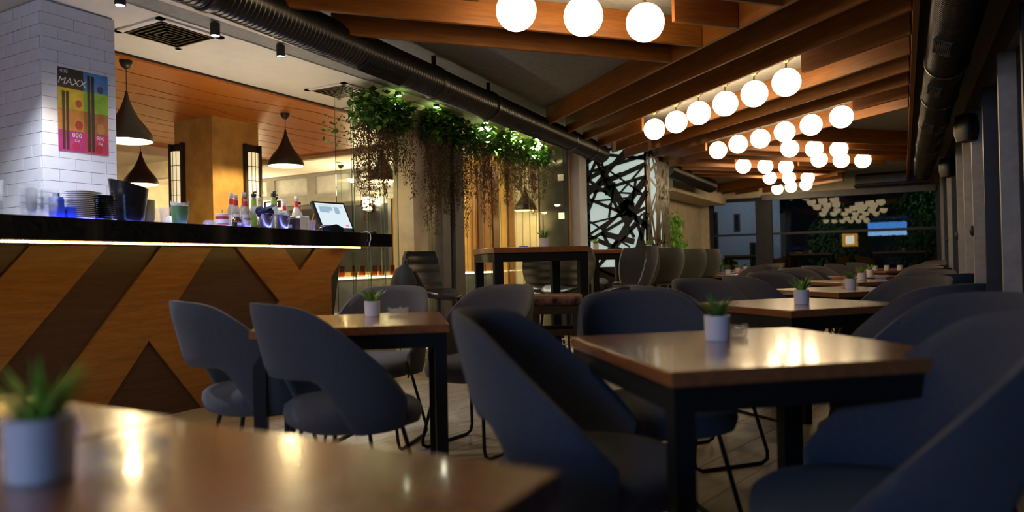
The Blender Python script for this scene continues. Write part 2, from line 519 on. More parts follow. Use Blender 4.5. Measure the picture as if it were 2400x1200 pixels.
obj('board_backing', MB().box(xs0, xs1, -0.6, 7.8, 2.695, 2.7095).mesh('board_backing', 'black'), ci)

# back wall of the inner room, with high windows
YB = 9.5
win_wall = struct('wall_inner', MB().box(-13, -4.35, YB, YB + 0.15, 0, 2.71), 'ochre')
nwin = 16
for k, x0 in enumerate([-12.6, -11.55, -10.5, -9.45, -8.4]):
    wk = tag(obj('window_%d' % nwin, MB().box(x0, x0 + 1.05, YB - 0.05, YB, 2.22, 2.32).box(x0, x0 + 1.05, YB - 0.05, YB, 2.64, 2.7)
                 .box(x0, x0 + 0.13, YB - 0.05, YB, 2.32, 2.64).box(x0 + 0.97, x0 + 1.05, YB - 0.05, YB, 2.32, 2.64).mesh('high_window_frame', 'greyframe')), kind='structure')
    obj('pane', MB().box(x0 + 0.13, x0 + 0.97, YB - 0.02, YB - 0.012, 2.32, 2.64).mesh('pane', "greylab"), wk)
    nwin += 1
struct('trim_3', MB().box(-12.9, -7.2, YB - 0.06, YB, 2.14, 2.22), 'greyframe')
struct('wall_inner_side', MB().box(-13.1, -12.95, -1.0, YB, 0, 2.71), 'cream')
# dark lower glazing on the inner back wall
for k, (x0, x1) in enumerate(((-12.2, -10.7), (-10.6, -9.1), (-9.0, -7.6))):
    wk = tag(obj('window_%d' % nwin, MB().box(x0, x1, YB - 0.04, YB, 2.06, 2.13).box(x0, x0 + 0.07, YB - 0.04, YB, 0.9, 2.06)
                 .box(x1 - 0.07, x1, YB - 0.04, YB, 0.9, 2.06).mesh('low_window_frame', 'darkframe')), kind='structure')
    obj('pane', MB().box(x0 + 0.07, x1 - 0.07, YB - 0.02, YB - 0.01, 0.9, 2.06).mesh('pane', 'blackgloss'), wk)
    nwin += 1
# wood panelling behind the fins; alternating colours paint in the glass's reflected bands
for k in range(13):
    x0 = -6.95 + 0.135 * k
    obj('wall_panel', MB().box(x0 + 0.006, x0 + 0.129, YB - 0.03 - 0.03 * (k % 2), YB, 0.0, 2.5).mesh('wall_panel', ['dark_panel', 'ochre', 'bar_light', 'dark_panel', 'bar_light'][k % 5]), win_wall)
# cove lights of the inner ceiling
cv = struct('trim_4', MB().box(-12.9, -8.95, 7.0, 7.12, 2.45, 2.71).box(-8.95, -8.85, -0.6, 7.85, 2.56, 2.71).box(-8.85, -4.4, 7.8, 7.9, 2.62, 2.71), 'cream')
obj('cove_strip', MB().box(-12.8, -8.95, 7.16, 7.22, 2.64, 2.68).box(-8.8, -4.5, 7.94, 8.0, 2.66, 2.69).mesh('cove_strip', 'cove'), cv)
obj('cove_strip', MB().box(-9.15, -9.05, -0.4, 6.9, 2.655, 2.685).mesh('cove_strip', 'cove'), cv)

# ---- ochre column with stained-glass sconces
colm = struct('wall_column', MB().box(-7.2, -6.56, 5.12, 5.75, 0, 2.68), 'ochre')
def sconce(c, face, label):
    s_ = empty('wall_sconce', label, 'lamp', c, face, 'stained glass sconces on the ochre column')
    N = 7
    pts = [(0.09 * math.cos(PI * i / (N - 1)), -0.075 * math.sin(PI * i / (N - 1))) for i in range(N)]
    for i in range(N - 1):
        for r_ in range(7):
            z0 = 1.18 + r_ * 0.165
            a, b = Vector((*pts[i], z0)), Vector((*pts[i + 1], z0))
            mid = (a + b) / 2
            a2, b2 = mid + (a - mid) * 0.9, mid + (b - mid) * 0.9
            mb = MB().add([a2, b2, b2 + Vector((0, 0, 0.158)), a2 + Vector((0, 0, 0.158))], [(0, 1, 2, 3)])
            o = mb.build('glass_tile', 'sconce_amber' if i == 0 else 'sconce_pale', s_)
    ld = MB()
    for i in range(N):
        ld.tube([(*pts[i], 1.17), (*pts[i], 2.34)], 0.004, 5)
    for r_ in range(8):
        ld.tube([(p[0], p[1], 1.175 + r_ * 0.165) for p in pts], 0.004, 5)
    ld.build('lead_frame', 'black', s_)
    MB().box(-0.11, 0.11, -0.012, 0.0, 1.1, 2.42).box(-0.115, -0.09, -0.05, 0, 1.1, 2.42).box(0.09, 0.115, -0.05, 0, 1.1, 2.42).build('back_plate', 'pendant', s_)
    light('sconce_bulb', 'POINT', (0, -0.03, 1.75), 3.0, (1, 0.7, 0.35), 0.02, s_)
M['sconce_pale'] = emit('pale_glass_glow', (1.0, 0.80, 0.42), 0.75)
M['sconce_amber'] = emit('amber_glass_glow', (1.0, 0.36, 0.04), 0.7)
sconce((-7.13, 5.12, 0), 0, 'stained glass sconce on the left edge of the ochre column')
sconce((-6.56, 5.64, 0), R(90), 'stained glass sconce on the right side of the ochre column')

# ---- white tiled pillar
XPR, YP0, YP1 = -4.64, 2.395, 2.865
pill = struct('wall_pillar', MB().box(XPR - 0.62, XPR - 0.012, YP0 + 0.012, YP1 - 0.012, 0, 2.71), 'greyblue')
tw, thh = 0.2, 0.075
tm_cache = {}
def tile(x, y, z, L, axis):
    key = (round(L, 3), axis)
    if key not in tm_cache:
        g = 0.0012
        if axis == 'y':
            tm_cache[key] = MB().box(-0.012, 0, g, L - g, g, thh - g).mesh('tile', 'tile')
        else:
            tm_cache[key] = MB().box(g, L - g, 0, 0.012, g, thh - g).mesh('tile', 'tile')
    o = obj('tile', tm_cache[key], pill, (x, y, z))
    o.rotation_euler = (random.uniform(-0.006, 0.006), random.uniform(-0.006, 0.006), random.uniform(-0.006, 0.006))
rws = int((2.71 - 1.2) / thh)
for r_ in range(rws):
    z = 1.2 + r_ * thh
    off = -0.1 if r_ % 2 else 0
    y = YP0 + off
    while y < YP1 - 0.01:
        a, b = max(y, YP0), min(y + tw, YP1)
        if b - a > 0.02: tile(XPR, a, z, b - a, 'y')
        y += tw
    x = XPR - 0.62 + off
    while x < XPR - 0.01:
        a, b = max(x, XPR - 0.62), min(x + tw, XPR)
        if b - a > 0.02: tile(a, YP0, z, b - a, 'x')
        x += tw

# ================================================================ DUCTS
def duct(name, label, p0, p1, r, couplings, grilles, pitch=0.035):
    p0, p1 = Vector(p0), Vector(p1)
    d = p1 - p0; L = d.length
    t = empty(name, label, 'air duct', p0, math.atan2(d.y, d.x))
    n = int(L / pitch)
    pts, rs = [], []
    for i in range(n):
        x = i * pitch
        pts += [(x, 0, 0), (x + pitch * 0.72, 0, 0), (x + pitch * 0.80, 0, 0), (x + pitch * 0.92, 0, 0)]
        rs += [r, r, r + 0.004, r + 0.004]
    mb = MB().tube(pts, rs, 28)
    mb.build('spiral_pipe', 'duct', t, 35)
    for c in couplings:
        MB().tube([(c, 0, 0), (c + 0.01, 0, 0), (c + 0.05, 0, 0), (c + 0.06, 0, 0)], [r + 0.004, r + 0.014, r + 0.014, r + 0.004], 28).build('coupling', 'duct', t, 35)
        MB().box(c + 0.02, c + 0.05, -0.012, 0.012, r, r + 0.12).build('hanger', 'metal', t)
    for g, ang, ln in grilles:
        gb = MB().box(0, ln, -0.055, 0.055, -0.012, 0.012)
        for q in range(-4, 5):
            gb.box(0.01, ln - 0.01, q * 0.011 - 0.002, q * 0.011 + 0.002, 0.012, 0.02)
        o = gb.build('grille', 'black', t)
        o.location = (g, math.sin(ang) * (r + 0.002), -math.cos(ang) * (r + 0.002))
        o.rotation_euler = (PI + ang, 0, 0)
    return t
duct('air_duct', 'long dark spiral duct running above the bar front', (-3.05, 0.55, 2.5), (-3.69, 9.3, 2.5), 0.125, (1.9, 4.2, 5.2, 7.4, 8.2), ((3.2, -0.5, 0.5),))
duct('air_duct', 'dark spiral duct running above the folding glass doors', (0.31, 0.6, 2.46), (0.33, 14.6, 2.46), 0.14, (1.4, 3.3, 5.6, 6.9, 8.4, 10.2, 12), ((4.6, 0.5, 0.3), (6.0, 0.5, 0.3), (7.9, 0.5, 0.3)))
duct('air_duct', 'short dark spiral duct ending by the far cream wall', (-3.4, 11.4, 2.5), (-3.48, 14.8, 2.5), 0.14, (1.2,), ())
ac = empty('fan_coil', 'long dark air conditioning unit above the far window', 'air conditioner', (-0.2, 16.95, 2.46))
bevel(MB().box(-0.68, 0.68, -0.25, 0.3, 0.03, 0.24).build('casing', 'duct', ac), 0.02)
MB().box(-0.7, 0.7, -0.28, 0.32, 0, 0.03).build('tray', 'black', ac)
for x in (-0.45, -0.1, 0.2, 0.5):
    MB().tube([(x, -0.1, 0), (x, -0.1, -0.06)], 0.008, 6).build('drain_stub', 'black', ac)

def speaker(y, z, label):
    t = empty('loudspeaker', label, 'loudspeaker', (XR - 0.06, y, z), R(35), 'wall speakers by the glass doors')
    mb = MB()
    prof = [(0.02, -0.15), (0.085, -0.135), (0.105, -0.05), (0.105, 0.05), (0.085, 0.135), (0.02, 0.15)]
    vs, fs = [], []
    n = 16
    for r_, zz in prof:
        for k in range(n):
            a = 2 * PI * k / n
            sx = math.copysign(abs(math.cos(a)) ** 0.6, math.cos(a)); sy = math.copysign(abs(math.sin(a)) ** 0.6, math.sin(a))
            vs.append((-0.09 + r_ * sx * 0.85, r_ * sy, zz))
    for i in range(len(prof) - 1):
        for k in range(n):
            fs.append((i * n + k, i * n + (k + 1) % n, (i + 1) * n + (k + 1) % n, (i + 1) * n + k))
    fs += [tuple(range(n))[::-1], tuple((len(prof) - 1) * n + k for k in range(n))]
    mb.add(vs, fs).build('cabinet', 'black', t, 50)
    MB().box(-0.13, -0.05, -0.108, -0.104, -0.1, 0.1).build('front_grille', 'blackgloss', t)
    MB().tube([(-0.06, 0, 0), (0.02, 0, 0.01), (0.06, 0, 0.01)], 0.014, 8).box(0.05, 0.06, -0.03, 0.03, -0.06, 0.08).build('bracket', 'metal', t)
speaker(8.6, 2.27, 'black wall loudspeaker nearer the camera under the right duct')
speaker(12.2, 2.25, 'black wall loudspeaker farther along under the right duct')

# ================================================================ BAR
EA, EB = Vector((-3.62, 1.2)), Vector((-4.05, 5.05))            # counter front edge
eu = (EB - EA).normalized(); en = Vector((-eu.y, eu.x))          # en points inward (left)
def bp(s, d, z):                                               # along counter, inward, height
    q = EA + eu * s + en * d
    return (q.x, q.y, z)
SL = (EB - EA).length
ct = MB().prism([bp(-1.2, 0, 1.162), bp(SL, 0, 1.162), bp(SL, 0.81, 1.162), bp(-1.2, 0.81, 1.162)], (0, 0, 0.118))
ctop = ct.build('countertop', 'granite'); bevel(tag(ctop, 'thick polished black stone countertop running along the bar', 'countertop'), 0.004)
bar = empty('bar_counter', 'bar front of golden wood with dark triangular panels', 'bar')
PA, PB = Vector((-4.40, 2.0)), Vector((-4.50, 4.9))
pu = (PB - PA).normalized(); pn = Vector((pu.y, -pu.x))          # pn outward to the room
def pp(s, z, o=0.0):
    q = PA + pu * s + pn * o
    return (q.x, q.y, z)
def panel(poly, mat, o=0.0, th=0.03, name='panel'):
    mb = MB().prism([pp(s, z, o) for s, z in poly], tuple(Vector((pn.x, pn.y, 0)) * -th))
    # grain follows the bar: rotate the mesh into an object whose Y runs along the panel
    return mb.build(name, mat, bar)
MB().prism([pp(-1.8, 0, -0.06), pp(2.72, 0, -0.06), pp(2.94, 1.16, -0.06), pp(-1.8, 1.16, -0.06)], tuple(Vector((pn.x, pn.y, 0)) * -0.12)).build('body', 'black', bar)
lt, dk = 'bar_light', 'bar_dark'
# golden field panels and the dark facets between them (s along bar, z)
panel([(-1.8, 1.16), (-0.62, 1.16), (-1.35, 0.0), (-1.8, 0.0)], lt)
panel([(-0.62, 1.16), (0.2, 1.16), (-0.85, 0.0), (-1.35, 0.0)], dk, -0.02)
panel([(0.2, 1.16), (0.66, 1.16), (-0.15, 0.25), (-0.35, 0.52)], lt)
panel([(-0.35, 0.52), (-0.15, 0.25), (-0.02, 0.0), (-0.83, 0.0)], lt, -0.008)
panel([(0.66, 1.16), (1.04, 1.16), (0.08, 0.0), (-0.02, 0.0), (-0.15, 0.25)], dk, -0.02)
panel([(1.04, 1.16), (1.46, 1.16), (1.17, 0.79), (0.94, 0.53), (0.52, 0.0), (0.08, 0.0)], lt)
panel([(0.94, 0.53), (1.35, 0.02), (1.35, 0.0), (0.52, 0.0)], dk, -0.02)
panel([(1.17, 0.79), (1.55, 0.25), (1.37, 0.0), (1.35, 0.0), (0.94, 0.53)], lt, -0.006)
panel([(1.46, 1.16), (1.68, 1.16), (2.11, 0.73), (1.75, 0.0), (1.37, 0.0), (1.55, 0.25), (1.17, 0.79)], dk, -0.02)
panel([(1.68, 1.16), (2.17, 1.16), (2.35, 0.97), (2.54, 1.16), (2.95, 1.16), (2.72, 0.9), (2.72, 0.0), (1.75, 0.0), (2.11, 0.73)], lt)
panel([(2.17, 1.16), (2.54, 1.16), (2.35, 0.97)], dk, -0.02)
MB().prism([pp(2.72, 0), pp(2.72, 0.9), pp(2.95, 1.16), pp(2.95, 1.16, -0.18), pp(2.72, 0.9, -0.18), pp(2.72, 0, -0.18)], (0, 0.012, 0)).build('end_panel', 'bar_light', bar)
beads = MB()
nbd = int((SL + 1.08) / 0.017)
for k in range(nbd):
    q = -1.2 + 0.017 * k
    beads.prism([bp(q, 0.25, 1.1575), bp(q + 0.009, 0.25, 1.1575), bp(q + 0.009, 0.258, 1.1575), bp(q, 0.258, 1.1575)], (0, 0, 0.003))
tag(beads.build('led_bead', 'led_bead', bar), kind='stuff')
MB().prism([bp(-1.2, 0.247, 1.1606), bp(SL - 0.12, 0.247, 1.1606), bp(SL - 0.12, 0.261, 1.1606), bp(-1.2, 0.261, 1.1606)], (0, 0, 0.001)).build('led_tape', 'white_plastic', bar)

# ---- things on the counter
ZT = 1.2802
def on(s, d): 
    return bp(s, d, ZT)
def S(y): return (y - EA.y) / eu.y                             # counter position from room y
def single(name, mb, mat, loc, label, cat, smooth=40, group=None, rz=0):
    return tag(mb.build(name, mat, None, smooth, loc, rz), label, cat, group)
def tumbler(r=0.036, h=0.09):
    return MB().lathe([(r * 0.8, 0.0), (r, h), (r - 0.004, h), (r * 0.8 - 0.005, 0.01)], 20)
for i, (y, d, n) in enumerate(((1.72, 0.1, 4), (1.79, 0.18, 4), (1.90, 0.1, 4), (1.98, 0.17, 4), (2.0, 0.09, 3))):
    lab = 'clear tumbler in the ' + ['leftmost stack on the counter', 'stack tucked behind the leftmost stack', 'stack left of the blue packets', 'stack behind the blue packets', 'short stack next to the tall blue packet'][i]
    for k in range(n):
        single('glass_tumbler', tumbler(0.04, 0.075), 'clear', on(S(y), d)[:2] + (ZT + k * 0.034,), lab, 'glass', 40, lab)
tr = MB().lathe([(0.14, 0), (0.16, 0.012), (0.155, 0.014), (0.135, 0.004)], 28)
single('serving_tray', tr, 'blackgloss', on(S(1.66), 0.3), 'round black serving tray at the left end of the counter', 'tray')
def packet(y, d, w, h, cap, label):
    t = empty('blue_packet', label, 'packet', on(S(y), d), R(6))
    bevel(MB().box(-w / 2, w / 2, -w / 2, w / 2, 0, h).build('box', 'bluebox', t), 0.004)
    MB().box(-w / 2 + 0.004, w / 2 - 0.004, -w / 2 - 0.001, -w / 2, h * 0.55, h * 0.75).build('label_band', 'navy', t)
    if cap: MB().lathe([(0.016, 0), (0.016, 0.02)], 14, (0.0, 0, h)).build('cap', 'navy', t, 40)
packet(2.045, 0.1, 0.05, 0.10, False, 'tall bright blue packet beside the tumblers')
packet(2.075, 0.15, 0.05, 0.115, True, 'blue carton with dark cap behind the tall blue packet')
packet(2.11, 0.1, 0.045, 0.062, False, 'low blue packet next to the white saucers')
def saucer(r=0.07):
    return MB().lathe([(r * 0.55, 0), (r * 0.62, 0.001), (r, 0.0055), (r, 0.0085), (r * 0.6, 0.004)], 26)
sm_w = saucer(0.072).mesh('saucer', 'white_china', 50); sm_b = saucer(0.075).mesh('saucer', 'blackgloss', 50)
def stack(me, y, d, n, dz, label):
    for k in range(n):
        x, yy, z = on(S(y), d)
        o = obj('saucer', me, None, (x + random.uniform(-.002, .002), yy + random.uniform(-.002, .002), z + k * dz))
        tag(o, label, 'saucer', label)
stack(sm_w, 2.19, 0.13, 15, 0.0103, 'white saucer in the left white stack on the counter')
stack(sm_b, 2.30, 0.11, 12, 0.0115, 'black saucer in the stack next to the ice bucket')
stack(sm_w, 2.36, 0.30, 15, 0.0115, 'white saucer in the stack behind the black saucers')
bk = MB()
n = 28
vs, fs = [], []
prof = [(0.078, 0.0), (0.105, 0.22), (0.100, 0.22), (0.072, 0.01)]
for r_, z in prof:
    for k in range(n):
        a = 2 * PI * k / n
        tilt = 0.028 * math.cos(a - 4.2) if z > 0.1 else 0
        vs.append((r_ * math.cos(a), r_ * math.sin(a), z + tilt))
for i in range(3):
    for k in range(n): fs.append((i * n + k, i * n + (k + 1) % n, (i + 1) * n + (k + 1) % n, (i + 1) * n + k))
fs += [tuple(range(n))[::-1], tuple(3 * n + k for k in range(n))]
single('ice_bucket', bk.add(vs, fs), 'blackgloss', on(S(2.50), 0.15), 'tall black ice bucket with slanted rim on the counter', 'bucket', 40)
single('ceramic_jar', MB().lathe([(0.052, 0), (0.06, 0.03), (0.064, 0.14), (0.06, 0.142), (0.05, 0.02)], 24), 'olive', on(S(2.64), 0.2), 'olive jar lit purple beside the ice bucket', 'jar')
for k, (y, d) in enumerate(((2.72, 0.12), (2.76, 0.22))):
    single('drinking_glass', MB().lathe([(0.025, 0), (0.033, 0.1), (0.030, 0.1), (0.022, 0.01)], 18), 'clear', on(S(y), d),
           ['clear glass between olive jar and green cups', 'clear glass behind the green cups'][k], 'glass')
gc = MB().lathe([(0.040, 0), (0.052, 0.075), (0.049, 0.075), (0.037, 0.008)], 24)
gme = gc.mesh('green_cup', 'greenp', 40)
for k in range(4):
    x, yy, z = on(S(2.83), 0.12)
    tag(obj('green_cup', gme, None, (x, yy, z + k * 0.013)), 'green plastic cup in the stack left of the ochre column base', 'cup', 'stacked green cups')
wr_ = MB()
for k in range(26):
    a = 2 * PI * k / 26
    wr_.leaf((0.045 * math.cos(a), 0.045 * math.sin(a), 0.0), (math.cos(a) * 0.6, math.sin(a) * 0.6, 1), (math.cos(a), math.sin(a), 0), random.uniform(0.02, 0.04), 0.02)
single('cling_wrap', wr_, 'paper', (on(S(2.83), 0.12)[0], on(S(2.83), 0.12)[1], ZT + 0.112), 'crumpled pale wrap in the top green cup', 'wrap')
single('paper_bag', MB().ball(0.05, (0, 0, 0.02), 12, 8), 'paper', on(S(2.93), 0.3), 'small white crumpled paper bag behind the green cups', 'paper')
lid = empty('ashtray', 'blue lit glass ashtray in the middle of the counter', 'ashtray', on(S(3.03), 0.08))
MB().lathe([(0.036, 0), (0.045, 0.004), (0.045, 0.02), (0.040, 0.022), (0.034, 0.008)], 24).build('dish', 'clear', lid, 40)
MB().lathe([(0.038, 0.022), (0.03, 0.034), (0.028, 0.034)], 12).build('rim', 'clear', lid, 40)
tin = empty('sugar_tin', 'red and white tin with spoon on the counter', 'tin', on(S(3.18), 0.13))
MB().lathe([(0.042, 0.012), (0.042, 0.072)], 26).build('can', 'red', tin, 40)
MB().lathe([(0.0435, 0.068), (0.0435, 0.084), (0.04, 0.086)], 26).build('lid', 'paper', tin, 40)
MB().lathe([(0.0428, 0.02), (0.0428, 0.05)], 26, cap=False).build('label_band', 'paper', tin, 40)
MB().tube([(0.0, 0, 0.08), (0.004, 0, 0.115)], 0.003, 6).build('spoon', 'steel', tin)
MB().lathe([(0.05, 0), (0.065, 0.008), (0.063, 0.011), (0.045, 0.005)], 26).build('saucer', 'white_china', tin, 40)
pep = MB().lathe([(0.016, 0), (0.016, 0.028), (0.01, 0.034)], 16)
single('small_cap_bottle', pep, 'black', on(S(3.2), 0.04), 'tiny black capped pot before the sugar tin', 'pot')
hj = empty('honey_jar', 'squat brown syrup jar beside the labelled bottle', 'jar', on(S(3.3), 0.12))
MB().lathe([(0.03, 0), (0.034, 0.02), (0.03, 0.05), (0.018, 0.066), (0.018, 0.075)], 20).build('body', 'brownjar', hj, 40)
MB().lathe([(0.021, 0.072), (0.021, 0.09)], 20).build('cap', 'paper', hj, 40)
MB().lathe([(0.0352, 0.012), (0.0352, 0.032)], 20, cap=False).build('label_band', 'paper', hj, 40)
def bottle(y, d, h, r, label, body='clear', band=None, cap='red', text=None, pump=False, neckband=None):
    t = empty('syrup_bottle', label, 'bottle', on(S(y), d), R(80), 'syrup bottles on the bar')
    MB().lathe([(r * 0.9, 0), (r, 0.006), (r, h * 0.5), (r * 0.8, h * 0.60), (r * 0.42, h * 0.72), (r * 0.38, h * 0.95)], 22).build('body', 'bottle_glass' if body == 'clear' else body, t, 40)
    MB().lathe([(r * 0.45, h * 0.93), (r * 0.45, h)], 18).build('cap', cap, t, 40)
    if band: MB().lathe([(r * 1.01, h * 0.12), (r * 1.01, h * 0.42)], 22, cap=False).build('label_band', band, t, 40)
    if neckband: MB().lathe([(r * 0.52, h * 0.70), (r * 0.46, h * 0.86)], 18, cap=False).build('neck_band', neckband, t, 40)
    if pump:
        MB().tube([(0, 0, h), (0, 0, h + 0.02), (0.02, -0.01, h + 0.022)], 0.007, 8).box(-0.014, 0.014, -0.014, 0.014, h - 0.01, h + 0.008).build('pump', 'black', t)
    if text:
        mtx = Matrix.Translation((0.0, -r * 1.03, h * 0.27)) @ Matrix.Rotation(R(90), 4, 'X')
        text_mesh('lettering', text, r * 0.55, 'black', t, mtx)
    return t
bottle(3.36, 0.1, 0.21, 0.036, 'clear syrup bottle with white name label and red neck band', 'clear', 'paper', 'red', 'MONIN', neckband='red')
bottle(3.52, 0.34, 0.25, 0.034, 'leftmost red-necked bottle behind the steel buckets', 'clear', 'paper', 'paper', neckband='red')
bottle(3.56, 0.42, 0.27, 0.034, 'second red-necked bottle behind the steel buckets', 'clear', 'paper', 'paper', neckband='red')
bottle(3.62, 0.36, 0.28, 0.034, 'third red-necked bottle, beside the green label pump', 'clear', 'paper', 'paper', neckband='red')
bottle(3.72, 0.36, 0.27, 0.042, 'grey pump bottle with lime label', 'greylab', 'limelab', 'black', pump=True, neckband='limelab')
bottle(3.82, 0.40, 0.26, 0.032, 'clear bottle with white cap between the pump bottles', 'clear', 'greylab', 'paper')
bottle(3.93, 0.36, 0.29, 0.042, 'taller grey pump bottle with pale green label', 'greylab', 'greylab', 'black', pump=True, neckband='limelab')
bottle(4.02, 0.42, 0.275, 0.032, 'dark pump bottle with orange label', 'greylab', 'orangelab', 'black', pump=True, neckband='orangelab')
bottle(4.1, 0.40, 0.25, 0.032, 'clear bottle with red mark left of the till display', 'clear', 'paper', 'paper', neckband='red')
bottle(4.22, 0.38, 0.30, 0.036, 'tall red-banded bottle near the till display', 'clear', 'paper', 'paper', neckband='red')
bottle(4.30, 0.42, 0.26, 0.034, 'dark capped bottle right beside the till display', 'greylab', 'red', 'black', neckband='red')
def bucket(y, label):
    t = empty('steel_bucket', label, 'bucket', on(S(y), 0.13), 0, 'steel buckets on the bar')
    MB().lathe([(0.043, 0), (0.046, 0.004), (0.060, 0.105), (0.064, 0.108), (0.058, 0.108), (0.042, 0.008)], 28).build('pail', 'steel', t, 40)
    for sx in (-1, 1):
        MB().tube([(sx * 0.058, 0, 0.092), (sx * 0.068, 0, 0.088), (sx * 0.066, 0, 0.076), (sx * 0.056, 0, 0.074)], 0.003, 6).build('handle', 'steel', t)
    return t
bucket(3.58, 'left steel bucket holding a navy cloth')
bucket(3.76, 'right steel bucket holding clear plastic')
cl = MB()
for i in range(8):
    a = i * 0.8
    cl.ball(0.035, (0.03 * math.cos(a), 0.03 * math.sin(a), 0.012 * (i % 3)), 10, 6)
cl.prism([(-0.05, -0.02, 0.02), (0.05, -0.03, 0.03), (0.1, 0.0, 0.05), (0.02, 0.04, 0.06)], (0, 0.02, 0.015))
single('bar_cloth', cl, 'navy', on(S(3.58), 0.13)[:2] + (ZT + 0.105,), 'bunched navy cloth in the left steel bucket', 'cloth', 80)
pb = MB()
for i in range(7):
    a = i * 0.9
    pb.ball(0.032, (0.028 * math.cos(a), 0.028 * math.sin(a), 0.014 * (i % 2)), 10, 6)
single('plastic_bag', pb, 'clear', on(S(3.76), 0.13)[:2] + (ZT + 0.1,), 'clear plastic bag in the right steel bucket', 'bag', 80)
bx = empty('card_box', 'small dark box with pale label beside the right steel bucket', 'box', on(S(3.92), 0.16), R(6))
bevel(MB().box(-0.04, 0.04, -0.03, 0.03, 0, 0.095).build('box', 'black', bx), 0.006)
MB().box(-0.02, 0.012, -0.032, -0.03, 0.02, 0.045).build('label_band', 'paper', bx)
pg = empty('pen_glass', 'glass holding a pink pen beside the till', 'pen holder', on(S(4.06), 0.1))
MB().lathe([(0.026, 0), (0.033, 0.085), (0.030, 0.085), (0.022, 0.008)], 18).build('glass', 'clear', pg, 40)
single('pen', MB().tube([(-0.01, 0, 0.012), (0.02, 0.004, 0.135)], 0.005, 8), 'orangelab', (on(S(4.06), 0.1)[0], on(S(4.06), 0.1)[1], ZT), 'pink and orange pen standing in the glass', 'pen')
rp = empty('receipt_printer', 'ivory receipt printer behind the card terminal', 'printer', on(S(4.22), 0.46), R(6))
bevel(MB().prism([(-0.1, -0.09, 0), (-0.1, 0.09, 0), (-0.1, 0.09, 0.14), (-0.1, -0.02, 0.14), (-0.1, -0.09, 0.07)], (0.24, 0, 0)).build('casing', 'white_plastic', rp), 0.008)
MB().box(-0.06, 0.1, -0.05, -0.02, 0.112, 0.128).build('paper_slot', 'black', rp)
cd = empty('customer_display', 'ivory customer display with lit blue readout', 'display', on(S(4.30), 0.66), R(2))
MB().lathe([(0.05, 0), (0.05, 0.012), (0.018, 0.03), (0.018, 0.21)], 18).build('stand', 'white_plastic', cd, 40)
bevel(MB().box(-0.12, 0.10, -0.03, 0.03, 0.21, 0.29).build('housing', 'white_plastic', cd), 0.006)
MB().box(-0.105, 0.085, -0.033, -0.03, 0.222, 0.278).build('bezel', 'blackgloss', cd)
MB().box(-0.08, 0.055, -0.035, -0.033, 0.236, 0.266).build('readout', 'disp', cd) if 'disp' in M else None
ctm = empty('card_terminal', 'grey card payment terminal lying at the counter edge', 'card terminal', on(S(4.28), 0.08), R(-25))
bevel(MB().prism([(-0.035, -0.09, 0), (-0.035, 0.09, 0), (-0.035, 0.09, 0.03), (-0.035, 0.03, 0.06), (-0.035, -0.09, 0.035)], (0.075, 0, 0)).build('casing', 'blackgloss', ctm), 0.006)
MB().box(-0.03, 0.03, -0.08, 0.0, 0.045, 0.052).build('keypad', 'greylab', ctm)
# till monitor
tm = empty('till_monitor', 'black touchscreen till with lit white screen', 'monitor', on(S(4.60), 0.24), R(84))
MW, MH = 0.36, 0.30
tl = Matrix.Rotation(R(-28), 4, 'X')
def sl(o): o.matrix_local = Matrix.Translation((0, 0, 0.02)) @ tl
o = MB().box(-MW / 2, MW / 2, 0.0, 0.035, 0.0, MH).build('housing', 'blackgloss', tm); bevel(o, 0.008); sl(o)
o = MB().box(-MW / 2 + 0.022, MW / 2 - 0.022, -0.002, 0.0, 0.035, MH - 0.022).build('screen', 'screen', tm); sl(o)
for (x0, x1, z0, z1, mt) in ((-0.13, 0.01, 0.205, 0.245, 'scr_grey'), (-0.13, -0.03, 0.185, 0.205, 'scr_grey'), (0.03, 0.085, 0.175, 0.245, 'scr_grey'),
                             (-0.14, 0.14, 0.255, 0.262, 'scr_pale'), (0.095, 0.13, 0.05, 0.062, 'scr_red'), (0.1, 0.13, 0.238, 0.246, 'scr_grey')):
    o = MB().box(x0, x1, -0.003, -0.002, z0, z1).build('screen_icon', mt, tm); sl(o)
MB().prism([(-0.14, -0.04, 0), (-0.14, 0.16, 0), (-0.14, 0.16, 0.03), (-0.14, 0.02, 0.05)], (0.28, 0, 0)).build('base', 'black', tm)
ms = MB().lathe([(0.03, 0), (0.036, 0.01), (0.03, 0.026), (0.012, 0.034)], 18)
single('computer_mouse', ms, 'black', on(S(4.86), 0.08), 'black computer mouse at the right end of the counter', 'mouse')
cb = MB().tube([on(S(4.62), 0.04), on(S(4.66), 0.0)[:2] + (ZT + 0.012,), on(S(4.69), -0.012)[:2] + (ZT - 0.01,), on(S(4.69), -0.014)[:2] + (ZT - 0.05,), on(S(4.67), -0.016)[:2] + (ZT - 0.085,)], 0.0035, 6)
cbl = empty('charging_cable', 'white charging cable hanging over the counter edge', 'cable', (0, 0, 0))
cb.build('cord', 'paper', cbl)
MB().tube([on(S(4.67), -0.016)[:2] + (ZT - 0.085,), on(S(4.665), -0.017)[:2] + (ZT - 0.115,)], 0.007, 6).build('plug', 'greylab', cbl)
MB().prism([bp(S(1.9), 0.06, ZT), bp(S(4.45), 0.06, ZT), bp(S(4.45), 0.07, ZT), bp(S(1.9), 0.07, ZT)], (0, 0, 0.004)).build('blue_led_strip', 'bluelight', ctop)
MB().prism([bp(S(2.0), 0.55, ZT), bp(S(3.6), 0.55, ZT), bp(S(3.6), 0.56, ZT), bp(S(2.0), 0.56, ZT)], (0, 0, 0.004)).build('blue_led_strip', 'bluelight', ctop)

MB().prism([bp(S(3.3), 0.77, ZT), bp(S(4.9), 0.77, ZT), bp(S(4.9), 0.80, ZT), bp(S(3.3), 0.80, ZT)], (0, 0, 0.004)).build('ceiling_fill_strip', 'ceiling_fill', ctop)  # hidden strip added to brighten the white ceiling from below

